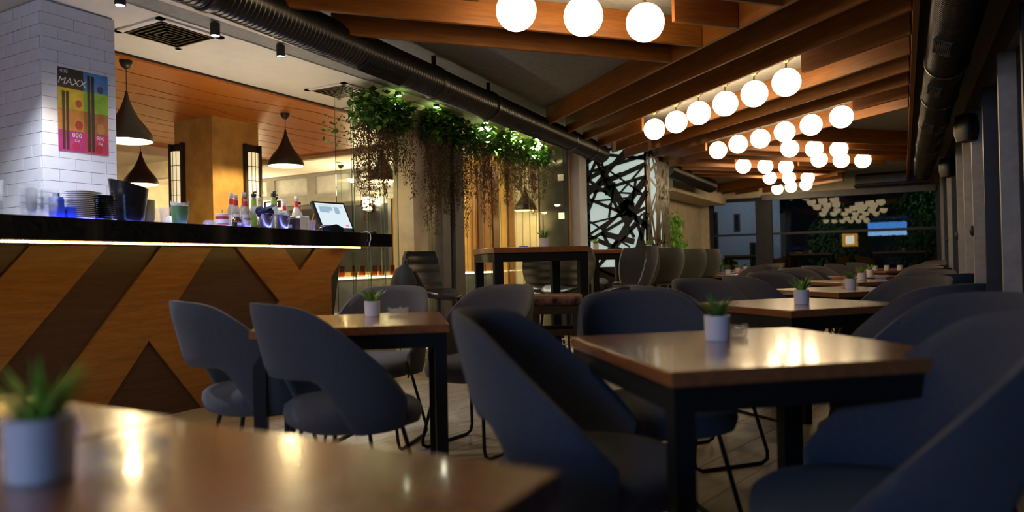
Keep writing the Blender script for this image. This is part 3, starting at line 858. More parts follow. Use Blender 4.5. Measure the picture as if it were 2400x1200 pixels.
# ================================================================ POSTER ON THE PILLAR
py0, py1, pz0, pz1 = 2.487, 2.808, 1.772, 2.302
po = empty('menu_poster', 'colourful drinks poster taped to the white tiled pillar', 'poster', (XPR + 0.002, py0, pz0), 0)
PWd, PHt = py1 - py0, pz1 - pz0
def pc(u0, u1, v0, v1, col, lift, name='print_block'):
    key = 'pr_%.2f_%.2f_%.2f' % col
    if key not in M: M[key] = plain(key, col, 0.3, var=0.25, scale=14)
    MB().box(lift - 0.0006, lift, u0 * PWd, u1 * PWd, v0 * PHt, v1 * PHt).build(name, key, po)
MB().box(0.0, 0.002, 0, PWd, 0, PHt).build('sheet', 'tv_sheet' if 'tv_sheet' in M else 'white_china', po)
pc(0.0, 0.5, 0.76, 1.0, (0.035, 0.028, 0.02), 0.0028)
pc(0.5, 1.0, 0.76, 1.0, (0.06, 0.22, 0.50), 0.0028)
pc(0.0, 0.5, 0.51, 0.76, (0.62, 0.42, 0.02), 0.0028)
pc(0.5, 1.0, 0.51, 0.76, (0.22, 0.42, 0.03), 0.0028)
pc(0.0, 0.5, 0.25, 0.51, (0.62, 0.22, 0.03), 0.0028)
pc(0.5, 1.0, 0.25, 0.51, (0.36, 0.12, 0.03), 0.0028)
pc(0.0, 0.5, 0.0, 0.25, (0.50, 0.02, 0.18), 0.0028)
pc(0.5, 1.0, 0.0, 0.25, (0.52, 0.03, 0.10), 0.0028)
for u in (0.08, 0.155):
    pc(u, u + 0.055, 0.02, 0.72, (0.03, 0.018, 0.012), 0.0034, 'cigar_print')
for u in (0.575, 0.655):
    pc(u, u + 0.06, 0.02, 0.96, (0.03, 0.018, 0.012), 0.0034, 'cigar_print')
for u, v, r_, c_ in ((0.4, 0.59, 0.025, (0.45, 0.06, 0.02)), (0.40, 0.33, 0.03, (0.45, 0.03, 0.02)), (0.84, 0.81, 0.025, (0.05, 0.04, 0.12)),
                     (0.84, 0.32, 0.035, (0.5, 0.2, 0.06)), (0.34, 0.065, 0.03, (0.45, 0.01, 0.08)), (0.80, 0.065, 0.03, (0.4, 0.01, 0.03))):
    key = 'pr_f%.2f_%.2f' % (u, v); M[key] = plain(key, c_, 0.3)
    MB().prism([(0.0034, u * PWd + r_ * math.cos(2 * PI * k / 16) * 0.8, v * PHt + r_ * math.sin(2 * PI * k / 16)) for k in range(16)], (0.0005, 0, 0)).build('fruit_print', key, po)
def pt(body, size, u, v, shear=0.0):
    m = Matrix(((0, 0, 1, 0.0036), (1, 0, 0, u * PWd), (0, 1, 0, v * PHt), (0, 0, 0, 1)))
    text_mesh('lettering', body, size, 'paper', po, m, shear)
pt('MAXX', 0.062, 0.27, 0.84, 0.25); pt('400', 0.034, 0.12, 0.955)
pt('800', 0.042, 0.36, 0.20); pt('Cal', 0.024, 0.36, 0.135); pt('800', 0.036, 0.83, 0.20); pt('Cal', 0.022, 0.83, 0.135)

# ================================================================ PENDANTS, VENTS, SPOTS
def pendant(x, y, zb, label, r=0.19):
    t = empty('pendant_lamp', label, 'pendant lamp', (x, y, zb), 0, 'dark drop shaped pendant lamps')
    k = r / 0.19
    prof = [(0.19, 0.0), (0.192, 0.02), (0.18, 0.06), (0.14, 0.12), (0.085, 0.19), (0.045, 0.27), (0.02, 0.34), (0.008, 0.40)]
    inner = [(0.006, 0.39), (0.04, 0.26), (0.08, 0.185), (0.135, 0.115), (0.175, 0.055), (0.185, 0.002)]
    MB().lathe([(a * k, b * k) for a, b in prof + inner], 36, cap=False).build('lamp_shade', 'pendant', t, 60)
    MB().lathe([(a * k * 0.985, b * k) for a, b in inner], 36, cap=False).build('shade_lining', 'lining', t, 60)
    MB().ball(0.05, (0, 0, 0.075), 18, 10).build('bulb', 'bulb', t, 80)
    light('pendant_light', 'POINT', (0, 0, 0.03 * k), 80 if r > 0.18 else 10, (1.0, 0.74, 0.36), 0.05, t)
    top = 2.675 - zb
    MB().tube([(0, 0, 0.39 * k), (0, 0, top - 0.04)], 0.003, 6).build('cord', 'black', t)
    MB().lathe([(0.006, top - 0.07), (0.035, top - 0.05), (0.05, top - 0.015), (0.05, top)], 20).build('ceiling_cup', 'pendant', t, 50)
M['lining'] = plain('cream_lamp_lining', (0.8, 0.66, 0.36), 0.6)
pendant(-5.38, 3.41, 2.03, 'dark pendant lamp partly hidden by the white tiled pillar')
pendant(-5.85, 5.5, 2.10, 'dark pendant lamp hanging right of the ochre column')
pendant(-7.9, 5.17, 2.02, 'lower looking pendant lamp left of the ochre column')
pendant(-8.35, 7.15, 2.08, 'pendant lamp half hidden behind the ochre column')
pendant(-5.62, 6.85, 2.04, 'pendant lamp seen through the glass fins')
pendant(-6.0, 8.6, 1.72, 'small pendant lamp behind the densest glass fins', 0.15)
pendant(-4.8, 9.05, 1.75, 'pendant lamp behind the hinged clear glass pane', 0.17)
pendant(-8.1, 8.8, 1.62, 'tiny far pendant lamp right of the till screen', 0.12)

def vent(x0, x1, y0, y1, z, label):
    t = empty('ceiling_vent', label, 'ceiling vent', ((x0 + x1) / 2, (y0 + y1) / 2, z))
    a, b = (x1 - x0) / 2, (y1 - y0) / 2
    MB().box(-a, a, -b, -b + 0.045, -0.012, 0).box(-a, a, b - 0.045, b, -0.012, 0).box(-a, -a + 0.045, -b, b, -0.012, 0).box(a - 0.045, a, -b, b, -0.012, 0).build('frame', 'white_ceil', t)
    MB().box(-a + 0.04, a - 0.04, -b + 0.04, b - 0.04, -0.002, 0).build('backing', 'black', t)
    for k in range(5):
        f = 0.8 - k * 0.16
        A, B = a * f, b * f
        MB().box(-A, A, -B, -B + 0.014, -0.016, -0.003).box(-A, A, B - 0.014, B, -0.016, -0.003).box(-A, -A + 0.014, -B, B, -0.016, -0.003).box(A - 0.014, A, -B, B, -0.016, -0.003).build('louvre', 'pendant', t)
vent(-4.86, -4.34, 2.99, 3.51, 2.709, 'square louvred ceiling vent above the bar near the tiled pillar')
vent(-5.0, -4.5, 4.95, 5.42, 2.709, 'louvred ceiling vent partly behind the first hanging greenery')
vent(-10.4, -9.9, 5.3, 5.8, 2.709, 'small vent in the bright far left ceiling')
for k, y in enumerate((2.6, 3.28, 3.87, 1.9, 1.2)):
    t = empty('spotlight', ['black cylinder spotlight at the top edge by the pillar', 'black cylinder spotlight beside the ceiling vent', 'black cylinder spotlight farthest from the pillar', 'black cylinder spotlight left of the frame by the pillar', 'black cylinder spotlight at the left end of the bar'][k],
              'spotlight', (-4.15, y, 2.62), 0, 'cylinder spotlights above the bar')
    MB().lathe([(0.029, 0.012), (0.032, 0.0), (0.032, 0.085), (0.028, 0.088)], 24).build('barrel', 'black', t, 40)
    MB().tube([(0, 0, 0.085), (0, 0, 0.1)], 0.008, 8).build('stem', 'black', t)
    MB().lathe([(0.001, 0.006), (0.027, 0.004)], 20).build('lens', 'spot', t)
    d = light('spot_beam', 'SPOT', (0, 0, -0.01), (7, 20, 60, 150, 150)[k], (0.8, 0.85, 1.0), 0.02, t)
    d.data.spot_size = R(110); d.data.spot_blend = 0.6

# ================================================================ GLASS FINS
fins = empty('fin_partition', 'row of tall clear glass fins under the hanging greenery', 'glass partition', (-4.57, 0, 0))
fin_y = [4.80 + 0.205 * k for k in range(4)] + [5.88, 5.97] + [6.56 + 0.2 * k for k in range(11)]
fm = MB().box(-0.17, 0.03, -0.005, 0.005, 0.02, 2.70).mesh('glass_fin', 'finglass')
fe = MB().box(0.03, 0.034, -0.006, 0.006, 0.02, 2.70).mesh('fin_edge', 'finedge')
for y in [1.063 * q for q in fin_y]:
    o = obj('glass_fin', fm, fins, (0, y, 0), R(8))
    obj('fin_edge', fe, o)
struct('trim_5', MB().box(-4.72, -4.46, 5.92, 6.16, 0, 2.70), 'cream')
struct('trim_6', MB().box(-4.72, -4.46, 6.45, 6.6, 0, 2.70).box(-4.67, -4.52, 6.6, 6.7, 0, 2.7).box(-4.72, -4.46, 6.7, 6.89, 0, 2.70), 'greyframe')
w = tag(obj('window_40', MB().box(-4.32, -4.26, 9.34, 9.40, 0, 2.7).box(-4.74, -4.72, 9.35, 9.37, 0, 2.7).mesh('pane_frame', 'darkframe')), kind='structure')
obj('pane', MB().box(-4.72, -4.32, 9.355, 9.363, 0.02, 2.7).mesh('pane', 'glass'), w)
for z in (1.62, 2.18):
    obj('hinge', MB().box(-4.40, -4.31, 9.335, 9.355, z, z + 0.09).box(-4.375, -4.335, 9.33, 9.335, z + 0.025, z + 0.065).mesh('hinge', 'steel'), w)
struct('trim_7', MB().box(-4.4, -4.22, 9.7, 9.98, 0, 2.7), 'white_ceil')
struct('wall_partition', MB().box(-5.2, -4.36, 9.44, 9.49, 0, 2.7), 'cream')

# service ledge behind the fins with glasses
sl_ = empty('service_counter', 'low grey service counter behind the glass fins', 'counter', (-5.25, 6.6, 0))
bevel(MB().box(-0.3, 0.3, -1.5, 1.9, 0, 0.86).build('body', 'greyblue', sl_), 0.006)
MB().box(-0.32, 0.32, -1.52, 1.92, 0.86, 0.89).build('top', 'white_china', sl_)
MB().box(0.322, 0.33, -1.5, 1.9, 0.868, 0.88).build('led_strip', 'led', sl_)
MB().box(0.302, 0.31, -1.5, 1.9, 0.5, 0.512).build('led_strip', 'led', sl_)
ag = MB().lathe([(0.03, 0), (0.036, 0.11), (0.032, 0.11), (0.026, 0.012)], 18).mesh('amber_glass', 'amber', 40)
for k in range(9):
    tag(obj('amber_glass', ag, None, (-5.1 + 0.03 * (k % 2), 5.2 + k * 0.16, 0.891)), 'amber glass in the row on the service counter', 'glass', 'amber glasses on the service counter')

# ================================================================ HANGING GREENERY
def greenery(y0, y1, label, seed, bright=0.4, vl=(0.4, 0.9), nleaf=420, nv=9):
    rg = random.Random(seed)
    t = empty('hanging_plant', label, 'hanging plant', (-4.22, (y0 + y1) / 2, 2.52), 0, 'hanging greenery over the glass fins')
    t.location.x = -4.42; t.location.y *= 1.045
    h = (y1 - y0) / 2
    for nm, mat, frac in (('foliage', 'leaf', 1.0), ('lit_foliage', 'leaf2', bright)):  # second, brighter leaf set paints in the leaves caught by lamps
        mb = MB()
        for _ in range(int(nleaf * frac)):
            u = rg.uniform(-h, h)
            p = (rg.gauss(0.02, 0.07), u, rg.uniform(-0.22, 0.16) * (1 - 0.3 * abs(u) / h))
            d = Vector((rg.uniform(-0.3, 1), rg.uniform(-1, 1), rg.uniform(-0.8, 0.5)))
            L = rg.uniform(0.04, 0.10)
            mb.leaf(p, d, (0, 0, 1), L, L * rg.uniform(0.5, 0.9), rg.uniform(0, 0.4))
        tag(mb.build(nm, mat, t), kind='stuff')
    for mat, n_ in (('vine', nv + 3), ('vineg', nv + 3)):
        for _ in range(n_):
            mb = MB()
            x, u = rg.gauss(0.03, 0.05), rg.uniform(-h, h)
            L = rg.uniform(*vl) * (1 if mat == 'vine' else 0.75)
            pts = [(x + rg.uniform(-.012, .012), u + rg.uniform(-.012, .012), -0.12 - L * i / 8) for i in range(9)]
            mb.tube(pts, 0.002, 4, False)
            for i in range(int(L * 330)):
                z = -0.12 - L * rg.random()
                w_ = 0.06 * (1 - 0.6 * (-0.12 - z) / L)
                p = (x + rg.gauss(0, w_ * 0.6), u + rg.gauss(0, w_ * 0.6), z)
                mb.leaf(p, (rg.uniform(-1, 1), rg.uniform(-1, 1), rg.uniform(-1.2, 0.1)), (0, 0, 1), rg.uniform(0.016, 0.034), 0.012)
            tag(mb.build('trailing_vine', mat, t), kind='stuff')
    return t
g1 = greenery(4.78, 5.12, 'leftmost hanging plant with round leaves and brown vines', 1, 0.35, (0.5, 1.0), 380, 6)
greenery(5.12, 5.50, 'bright lit hanging plant left of the cream post', 2, 0.9, (0.35, 0.75), 380, 6)
greenery(5.78, 6.08, 'lit hanging plant between the cream and grey posts', 3, 1.0, (0.6, 1.15), 320, 5)
greenery(6.05, 6.6, 'dense hanging plant over the grey post', 4, 0.3, (0.5, 1.1), 450, 7)
greenery(6.6, 7.2, 'hanging plant with long vines over the middle fins', 5, 0.35, (0.4, 1.0), 450, 7)
greenery(7.2, 7.8, 'hanging plant with lit tips right of the middle fins', 6, 0.6, (0.3, 0.7), 450, 7)
greenery(7.8, 8.55, 'rightmost hanging plant beside the hinged pane', 7, 0.35, (0.35, 0.8), 520, 8)
eu_ = MB()
rg = random.Random(11)
for s_ in range(3):
    eu_ = MB()
    for i in range(16):
        p = Vector((-0.02 * i - 0.02, -0.05 - 0.013 * i, -0.1 - 0.1 * s_ - 0.004 * i + 0.03 * math.sin(i)))
        nn = 8; a0 = rg.uniform(0, 6); r_ = rg.uniform(0.012, 0.022)
        d1 = Vector((rg.uniform(-1, 1), rg.uniform(-1, 1), rg.uniform(-1, 1))).normalized(); d2 = d1.orthogonal().normalized(); d3 = d1.cross(d2)
        q = p + Vector((0, 0, rg.uniform(-.03, .03)))
        eu_.add([q + (d2 * math.cos(2 * PI * k / nn) + d3 * math.sin(2 * PI * k / nn)) * r_ for k in range(nn)], [tuple(range(nn))])
    tag(eu_.build('round_leaf_sprig', 'leaf', g1), kind='stuff')

for k, y in enumerate((5.3, 5.92, 6.9, 7.55, 8.2)):
    t = empty('plant_light', 'small bright lamp tucked in the greenery, %s from the bar' % ['first', 'second', 'third', 'fourth', 'fifth'][k], 'lamp', (-4.33, y * 1.045, 2.675), 0, 'plant lights')
    MB().lathe([(0.03, 0.0), (0.032, 0.03), (0.02, 0.04)], 16).build('housing', 'black', t, 40)
    MB().lathe([(0.001, -0.003), (0.028, -0.003)], 16).build('lens', 'uplight', t)
    d = light('plant_beam', 'SPOT', (0, 0, -0.008), 130, (1.0, 0.95, 0.75), 0.02, t)
    d.data.spot_size = R(130); d.data.spot_blend = 0.8

# ================================================================ BACKLIT BRANCH SCREEN
scr = empty('branch_screen', 'backlit black laser cut branch screen around a column', 'screen', (0, 0, 0))
X0, X1, Y0, Y1, Z0, Z1 = -4.27, -3.28, 10.0, 11.15, 0.0, 2.70
MB().box(X0 + 0.03, X1 - 0.14, Y0 + 0.14, Y1, Z0, Z1).build('light_box', 'screenbox', scr)
def bar2(a, b, w, plane, mb, o):
    a, b = Vector(a), Vector(b)
    d = (b - a).normalized(); n_ = Vector((-d.y, d.x)) * w / 2
    q = [a + n_, b + n_, b - n_, a - n_]
    if plane == 'front':
        mb.prism([(p.x, Y0 + o, p.y) for p in q], (0, 0.012, 0))
    else:
        mb.prism([(X1 - o, p.x, p.y) for p in q], (-0.012, 0, 0))
def clip(a, b, x0, x1, z0, z1):
    a, b = Vector(a), Vector(b); d = b - a; t0, t1 = -50.0, 50.0
    for p, dd, lo, hi in ((a.x, d.x, x0, x1), (a.y, d.y, z0, z1)):
        if abs(dd) < 1e-6:
            if p < lo or p > hi: return None
            continue
        u, v = (lo - p) / dd, (hi - p) / dd
        if u > v: u, v = v, u
        t0, t1 = max(t0, u), min(t1, v)
    return (a + d * t0, a + d * t1) if t1 > t0 else None
front = [((-4.258, 2.341), (-3.28, 2.534), .05), ((-3.977, 2.362), (-3.607, 1.737), .11), ((-3.289, 2.179), (-3.651, 1.782), .10), ((-4.253, 2.1), (-3.661, 2.293), .06),
         ((-3.606, 1.779), (-4.0, 1.456), .05), ((-3.607, 1.737), (-3.263, 1.467), .09), ((-4.001, 1.413), (-3.486, 1.266), .09), ((-3.776, 2.174), (-3.88, 1.644), .035),
         ((-4.256, 1.969), (-3.697, 1.72), .05), ((-3.441, 2.191), (-3.517, 1.795), .04), ((-3.932, 2.358), (-4.226, 1.727), .045), ((-3.698, 1.699), (-3.485, 1.329), .05),
         ((-3.476, 1.687), (-3.315, 1.134), .05), ((-4.0, 1.434), (-3.847, 1.149), .05)]
mb = MB()
for i, (a, b, w_) in enumerate(front):
    bar2(a, b, w_, 'front', mb, 0.0)
mb.prism([(-3.74, Y0, 1.80), (-3.6, Y0, 1.58), (-3.48, Y0, 1.66), (-3.47, Y0, 1.84), (-3.6, Y0, 1.92)], (0, 0.012, 0))
rg = random.Random(5)
for i in range(30):
    p = Vector((rg.uniform(X0, X1), rg.uniform(0.9, 2.65))); a = rg.uniform(0, PI)
    c = clip(p, p + Vector((math.cos(a), math.sin(a))), max(X0, p.x - 0.45), min(X1, p.x + 0.45), max(0.7, p.y - 0.6), min(Z1, p.y + 0.6))
    if c: bar2(c[0], c[1], rg.choice((0.03, 0.04, 0.05, 0.07)), 'front', mb, 0.0005 * (i % 3))
for x in (X0, X1 - 0.03): mb.box(x, x + 0.03, Y0, Y0 + 0.013, 0, Z1)
mb.box(X0, X1, Y0, Y0 + 0.013, 0.0, 0.9)
mb.build('front_lattice', 'black', scr)
mb = MB()
for i in range(46):
    p = Vector((rg.uniform(Y0, Y1), rg.uniform(0.9, 2.65))); a = rg.choice((rg.uniform(1.0, 2.1), rg.uniform(0, PI)))
    c = clip(p, p + Vector((math.cos(a), math.sin(a))), max(Y0, p.x - 0.5), min(Y1, p.x + 0.5), max(0.7, p.y - 0.7), min(Z1, p.y + 0.7))
    if c: bar2(c[0], c[1], rg.choice((0.03, 0.04, 0.05)), 'side', mb, 0.0005 * (i % 3))
mb.box(X1 - 0.013, X1, Y0, Y0 + 0.05, 0, Z1).box(X1 - 0.013, X1, Y1 - 0.04, Y1, 0, Z1).box(X1 - 0.013, X1, Y0, Y1, 0, 0.9)
mb.build('side_lattice', 'lattice_side', scr)

# ---- wall lamps of the inner room; all but the first added as fill
def wall_lamp(x, y, z, rz, label, e=60):
    t = empty('wall_lamp', label, 'wall lamp', (x, y, z), rz, 'slatted wall lamps of the inner room')
    for k in range(4):
        MB().box(-0.07, 0.07, -0.09, -0.02, -0.09 + k * 0.06, -0.055 + k * 0.06).build('slat', 'lampslat', t)
    MB().box(-0.05, 0.05, -0.02, 0.0, -0.12, 0.15).build('back_plate', 'brass', t)
    light('wall_lamp_bulb', 'POINT', (0, -0.14, 0.05), e, (1.0, 0.78, 0.42), 0.05, t)
M['lampslat'] = emit('lamp_slat_glow', (1.0, 0.75, 0.36), 8.0)
wall_lamp(-8.05, 9.44, 2.05, 0, 'slatted wall lamp glowing behind the leftmost fins', 80)
wall_lamp(-6.3, 9.44, 2.0, 0, 'added slatted wall lamp behind the middle fins', 14)
wall_lamp(-11.0, 9.42, 1.9, 0, 'added slatted wall lamp hidden beyond the ochre column', 120)
wall_lamp(-12.93, 5.0, 2.0, R(-90), 'added slatted wall lamp on the far left inner wall', 200)

# ================================================================ GLOBE LAMPS
globes = [
 ('row of three nearest the camera', [(-1.985, 3.684), (-1.683, 3.99), (-1.397, 4.311)]),
 ('first row of six', [(-2.481, 7.904), (-2.147, 7.629), (-1.816, 7.298), (-1.485, 7.007), (-1.166, 6.743), (-0.85, 6.458)]),
 ('second row of six', [(-2.228, 9.972), (-1.885, 9.614), (-1.557, 9.34), (-1.22, 9.011), (-0.895, 8.728), (-0.558, 8.419)]),
 ('row of three just behind the second six', [(-1.353, 10.445), (-1.063, 10.69), (-0.771, 10.974)]),
 ('rightmost far row of three', [(-1.121, 11.945), (-0.83, 12.26), (-0.537, 12.511)]),
 ('left far row of three', [(-2.271, 11.956), (-1.969, 12.22), (-1.692, 12.543)]),
 ('second last row of three', [(-2.197, 14.101), (-1.888, 14.356), (-1.583, 14.608)]),
 ('added row of six above the camera', [(-2.9, 2.0), (-2.6, 1.68), (-2.3, 1.37), (-2.0, 1.05), (-1.7, 0.73), (-1.4, 0.42)]),  # unseen row, added to light the foreground tables
 ('last row of three by the far wall', [(-2.421, 16.534), (-2.098, 16.241), (-1.769, 15.983)])]
ords = ['leftmost', 'second', 'third', 'fourth', 'fifth', 'sixth']
g_ball = MB().ball(0.12, (0, 0, 0), 32, 20).mesh('globe', 'ball', 80)
g_stem = MB().tube([(0, 0, 0.115), (0, 0, 0.195)], 0.008, 10).mesh('stem', 'brass', 60)
g_cup = MB().lathe([(0.012, 0.165), (0.03, 0.185), (0.058, 0.2), (0.062, 0.2195)], 24).mesh('ceiling_cup', 'brass', 40)
g_col = MB().lathe([(0.03, 0.108), (0.03, 0.122), (0.012, 0.128)], 18).mesh('collar', 'brass', 40)
for nm, pts in globes:
    for i, (x, y) in enumerate(pts):
        t = empty('globe_lamp', 'globe lamp, %s in the %s' % (ords[i] + (' from left' if i else ''), nm), 'ceiling lamp', (x, y, 2.5), 0, 'white globe ceiling lamps')
        obj('globe', g_ball, t); obj('stem', g_stem, t); obj('ceiling_cup', g_cup, t); obj('collar', g_col, t)

# ================================================================ TABLES
def make_table(name, label, side, h, legw, x, y, rz, group, apron=0.06, top=0.036):
    t = empty(name, label, 'table', (x, y, 0), rz, group)
    s = side / 2
    bevel(MB().box(-s, s, -s, s, h - top, h).build('tabletop', 'table', t), 0.004)
    e = s - 0.012
    z1 = h - top
    f = MB()
    f.box(-e + legw, e - legw, -e, -e + 0.03, z1 - apron, z1).box(-e + legw, e - legw, e - 0.03, e, z1 - apron, z1)
    f.box(-e, -e + 0.03, -e + legw, e - legw, z1 - apron, z1).box(e - 0.03, e, -e + legw, e - legw, z1 - apron, z1)
    f.build('frame', 'metal', t)
    for sx in (-1, 1):
        for sy in (-1, 1):
            x0, x1 = sorted((sx * e, sx * (e - legw))); y0, y1 = sorted((sy * e, sy * (e - legw)))
            MB().box(x0, x1, y0, y1, 0, z1).build('leg', 'metal', t)
    return t

# chairs: upholstered shell with an opening low in the back, bent rod base
def make_chair(mat, name='shell_chair'):
    t = bpy.data.objects.new(name, None); COL.objects.link(t); t.empty_display_size = 0.1
    N = 41; phm = R(112)
    vs, fs = [], []
    sect = 16
    for i in range(N):
        u = -1 + 2 * i / (N - 1)
        ph = u * phm
        au = abs(u)
        # rim and lower edge of the shell along the wrap
        k = ((au - 0.40) + math.sqrt((au - 0.40) ** 2 + 0.012)) / 2 / 0.605
        zt = 0.878 - 0.365 * k
        zb_wing = 0.395
        zb_mid = 0.60
        kk = min(1.0, max(0.0, (au - 0.36) / 0.26)); kk = kk * kk * (3 - 2 * kk)
        zb = zb_mid * (1 - kk) + zb_wing * kk
        if zt - zb < 0.05: zb = zt - 0.05
        th = 0.036 * (1 - 0.25 * au)
        def P(z, off):
            tt = (z - 0.42) / 0.42
            rx = 0.262 + 0.035 * tt + off
            ry = 0.255 + 0.10 * tt + off
            return (rx * math.sin(ph) * (1.0 if au < 0.8 else 1.0 - 0.10 * (au - 0.8)), -ry * math.cos(ph) - 0.0, z)
        m_ = sect // 2
        for j in range(m_):                                 # outer, bottom to top
            f = j / (m_ - 1)
            rr = th / 2 * min(1.0, 4 * min(f + 0.06, 1 - f + 0.06) ** 0.7)
            vs.append(P(zb + (zt - zb) * f, rr))
        for j in range(m_):                                 # inner, top to bottom
            f = 1 - j / (m_ - 1)
            rr = th / 2 * min(1.0, 4 * min(f + 0.06, 1 - f + 0.06) ** 0.7)
            vs.append(P(zb + (zt - zb) * f, -rr))
    for i in range(N - 1):
        for j in range(sect):
            fs.append((i * sect + j, i * sect + (j + 1) % sect, (i + 1) * sect + (j + 1) % sect, (i + 1) * sect + j))
    fs += [tuple(range(sect)), tuple((N - 1) * sect + j for j in range(sect))[::-1]]
    MB().add(vs, fs).build('shell_back', mat, t, 75)
    # seat cushion
    n = 36
    prof = [(0.84, 0.392), (0.96, 0.405), (1.0, 0.438), (0.98, 0.468), (0.88, 0.487), (0.5, 0.495), (0.02, 0.496)]
    vs, fs = [], []
    for r_, z in prof:
        for k in range(n):
            a = 2 * PI * k / n
            c, s_ = math.cos(a), math.sin(a)
            sx = math.copysign(abs(c) ** 0.75, c) * 0.252; sy = math.copysign(abs(s_) ** 0.75, s_) * 0.25
            vs.append((sx * r_, sy * r_ + 0.005, z - 0.012 * (s_ > 0) * s_ * r_))
    for i in range(len(prof) - 1):
        for k in range(n): fs.append((i * n + k, i * n + (k + 1) % n, (i + 1) * n + (k + 1) % n, (i + 1) * n + k))
    fs += [tuple(range(n))[::-1], tuple((len(prof) - 1) * n + k for k in range(n))]
    MB().add(vs, fs).build('seat', mat, t, 60)
    for sx in (-1, 1):
        pts = [(sx * 0.15, 0.13, 0.41), (sx * 0.215, 0.20, 0.06), (sx * 0.22, 0.195, 0.025), (sx * 0.22, 0.165, 0.009), (sx * 0.22, -0.17, 0.009),
               (sx * 0.22, -0.205, 0.025), (sx * 0.215, -0.21, 0.06), (sx * 0.15, -0.13, 0.41)]
        MB().tube(pts, 0.009, 8).build('leg_frame', 'metal', t, 50)
    MB().tube([(-0.16, 0.125, 0.4), (0.16, 0.125, 0.4)], 0.009, 8).tube([(-0.16, -0.125, 0.4), (0.16, -0.125, 0.4)], 0.009, 8).build('cross_bar', 'metal', t, 50)
    return t
proto = make_chair('fabric'); proto2 = make_chair('fabric2')
used = {}
def chair(x, y, heading, label, kind=0, group='grey shell chairs'):
    src = (proto, proto2)[kind]
    rz = -R(heading)
    if kind not in used:
        used[kind] = 1
        src.location = (x, y, 0); src.rotation_euler = (0, 0, rz); c = src
        c['label'] = label; c['category'] = 'chair'; c['group'] = group
    else:
        c = clone(src, (x, y, 0), rz, label, group); c['category'] = 'chair'
    return c
TB = [  # x, y, heading of near-right edge direction, name
 (-0.41, 2.09, 49.6, 'nearest window-row table', 0), (-0.50, 4.02, 41.0, 'second window-row table', 1), (-0.40, 5.73, 43.6, 'third window-row table', 1),
 (-0.42, 7.55, 44.0, 'fourth window-row table', 1), (-0.38, 9.2, 44.0, 'fifth window-row table', 1)]
sides = [('far right', 0), ('near right', 90), ('near left', 180), ('far left', 270)]
for ti, (x, y, hd, nm, kd) in enumerate(TB):
    make_table('dining_table', 'square wooden table with black frame, the %s' % nm, 0.8, 0.75, 0.05, x, y, -R(hd), 'square wooden dining tables')
    for sn, da in sides:
        h_out = hd + da
        ox, oy = head(h_out)
        off = {('nearest window-row table', 'near left'): 0.50, ('nearest window-row table', 'near right'): 0.545, ('nearest window-row table', 'far right'): 0.56, ('nearest window-row table', 'far left'): 0.60}.get((nm, sn), 0.60)
        if ti == 0 and sn in ('near left', 'near right'):
            continue
        chair(x + ox * off, y + oy * off, h_out + 180 + (0 if ti == 0 else random.uniform(-6, 6)), 'grey upholstered shell chair at the %s side of the %s' % (sn, nm), kd)
chair(-0.75, 1.76, 76, 'grey blue shell chair at the near left corner of the nearest window-row table', 0)
chair(-0.07, 1.70, 256, 'large dark shell chair in the right foreground by the nearest window-row table', 0)
# joined far tables by the window
make_table('dining_table', 'square wooden table with three small pots near the far window', 0.8, 0.75, 0.05, -0.25, 12.4, -R(44), 'square wooden dining tables')
make_table('dining_table', 'last square wooden table of the window row', 0.8, 0.75, 0.05, -0.1, 14.2, -R(44), 'square wooden dining tables')
for (x, y, hd, lb) in ((0.25, 12.9, 224, 'far grey chair on the window side of the three pot table'), (-0.75, 12.0, 44, 'far grey chair on the bar side of the three pot table'),
                       (0.3, 14.7, 224, 'last grey chair on the window side of the row'), (-0.55, 13.8, 44, 'last grey chair on the bar side of the row')):
    chair(x, y, hd, lb, 1)
# table by the bar
make_table('dining_table', 'square wooden table beside the bar with pot and ashtray', 0.8, 0.75, 0.05, -2.22, 2.5, -R(52), 'square wooden dining tables')
chair(-1.90, 2.10, 24, 'grey blue shell chair with its back to the camera at the bar-side table', 0)
chair(-2.48, 2.18, 24, 'grey blue shell chair nearest the bar front, back to the camera', 0)
chair(-2.64, 3.12, 165, 'grey chair behind the bar-side table, nearest the backpack', 1)
chair(-2.05, 3.25, 188, 'grey chair at the far right of the bar-side table', 1)
# far left tables
for k, (x, y, lb) in enumerate(((-2.35, 10.6, 'nearest far-left table'), (-2.6, 12.2, 'middle far-left table'), (-2.85, 14.4, 'last far-left table'))):
    make_table('dining_table', 'square wooden table, the %s' % lb, 0.8, 0.75, 0.05, x, y, -R(44), 'square wooden dining tables')
    for sn, da in (('near right', 90), ('near left', 180), ('far right', 0))[(0 if k else 0):]:
        if k == 0 and da == 180: continue
        ox, oy = head(44 + da)
        chair(x + ox * 0.62, y + oy * 0.62, 44 + da + 180, 'small distant grey chair at the %s side of the %s' % (sn, lb), 1)
# two tables in the left foreground
make_table('dining_table', 'blurred foreground wooden table with the glossy empty top', 0.72, 0.75, 0.05, -0.72, 0.40, R(0.5), 'square wooden dining tables')
make_table('dining_table', 'blurred foreground wooden table with pot and ashtray at far left', 0.72, 0.75, 0.05, -1.45, 0.415, R(-0.5), 'square wooden dining tables')

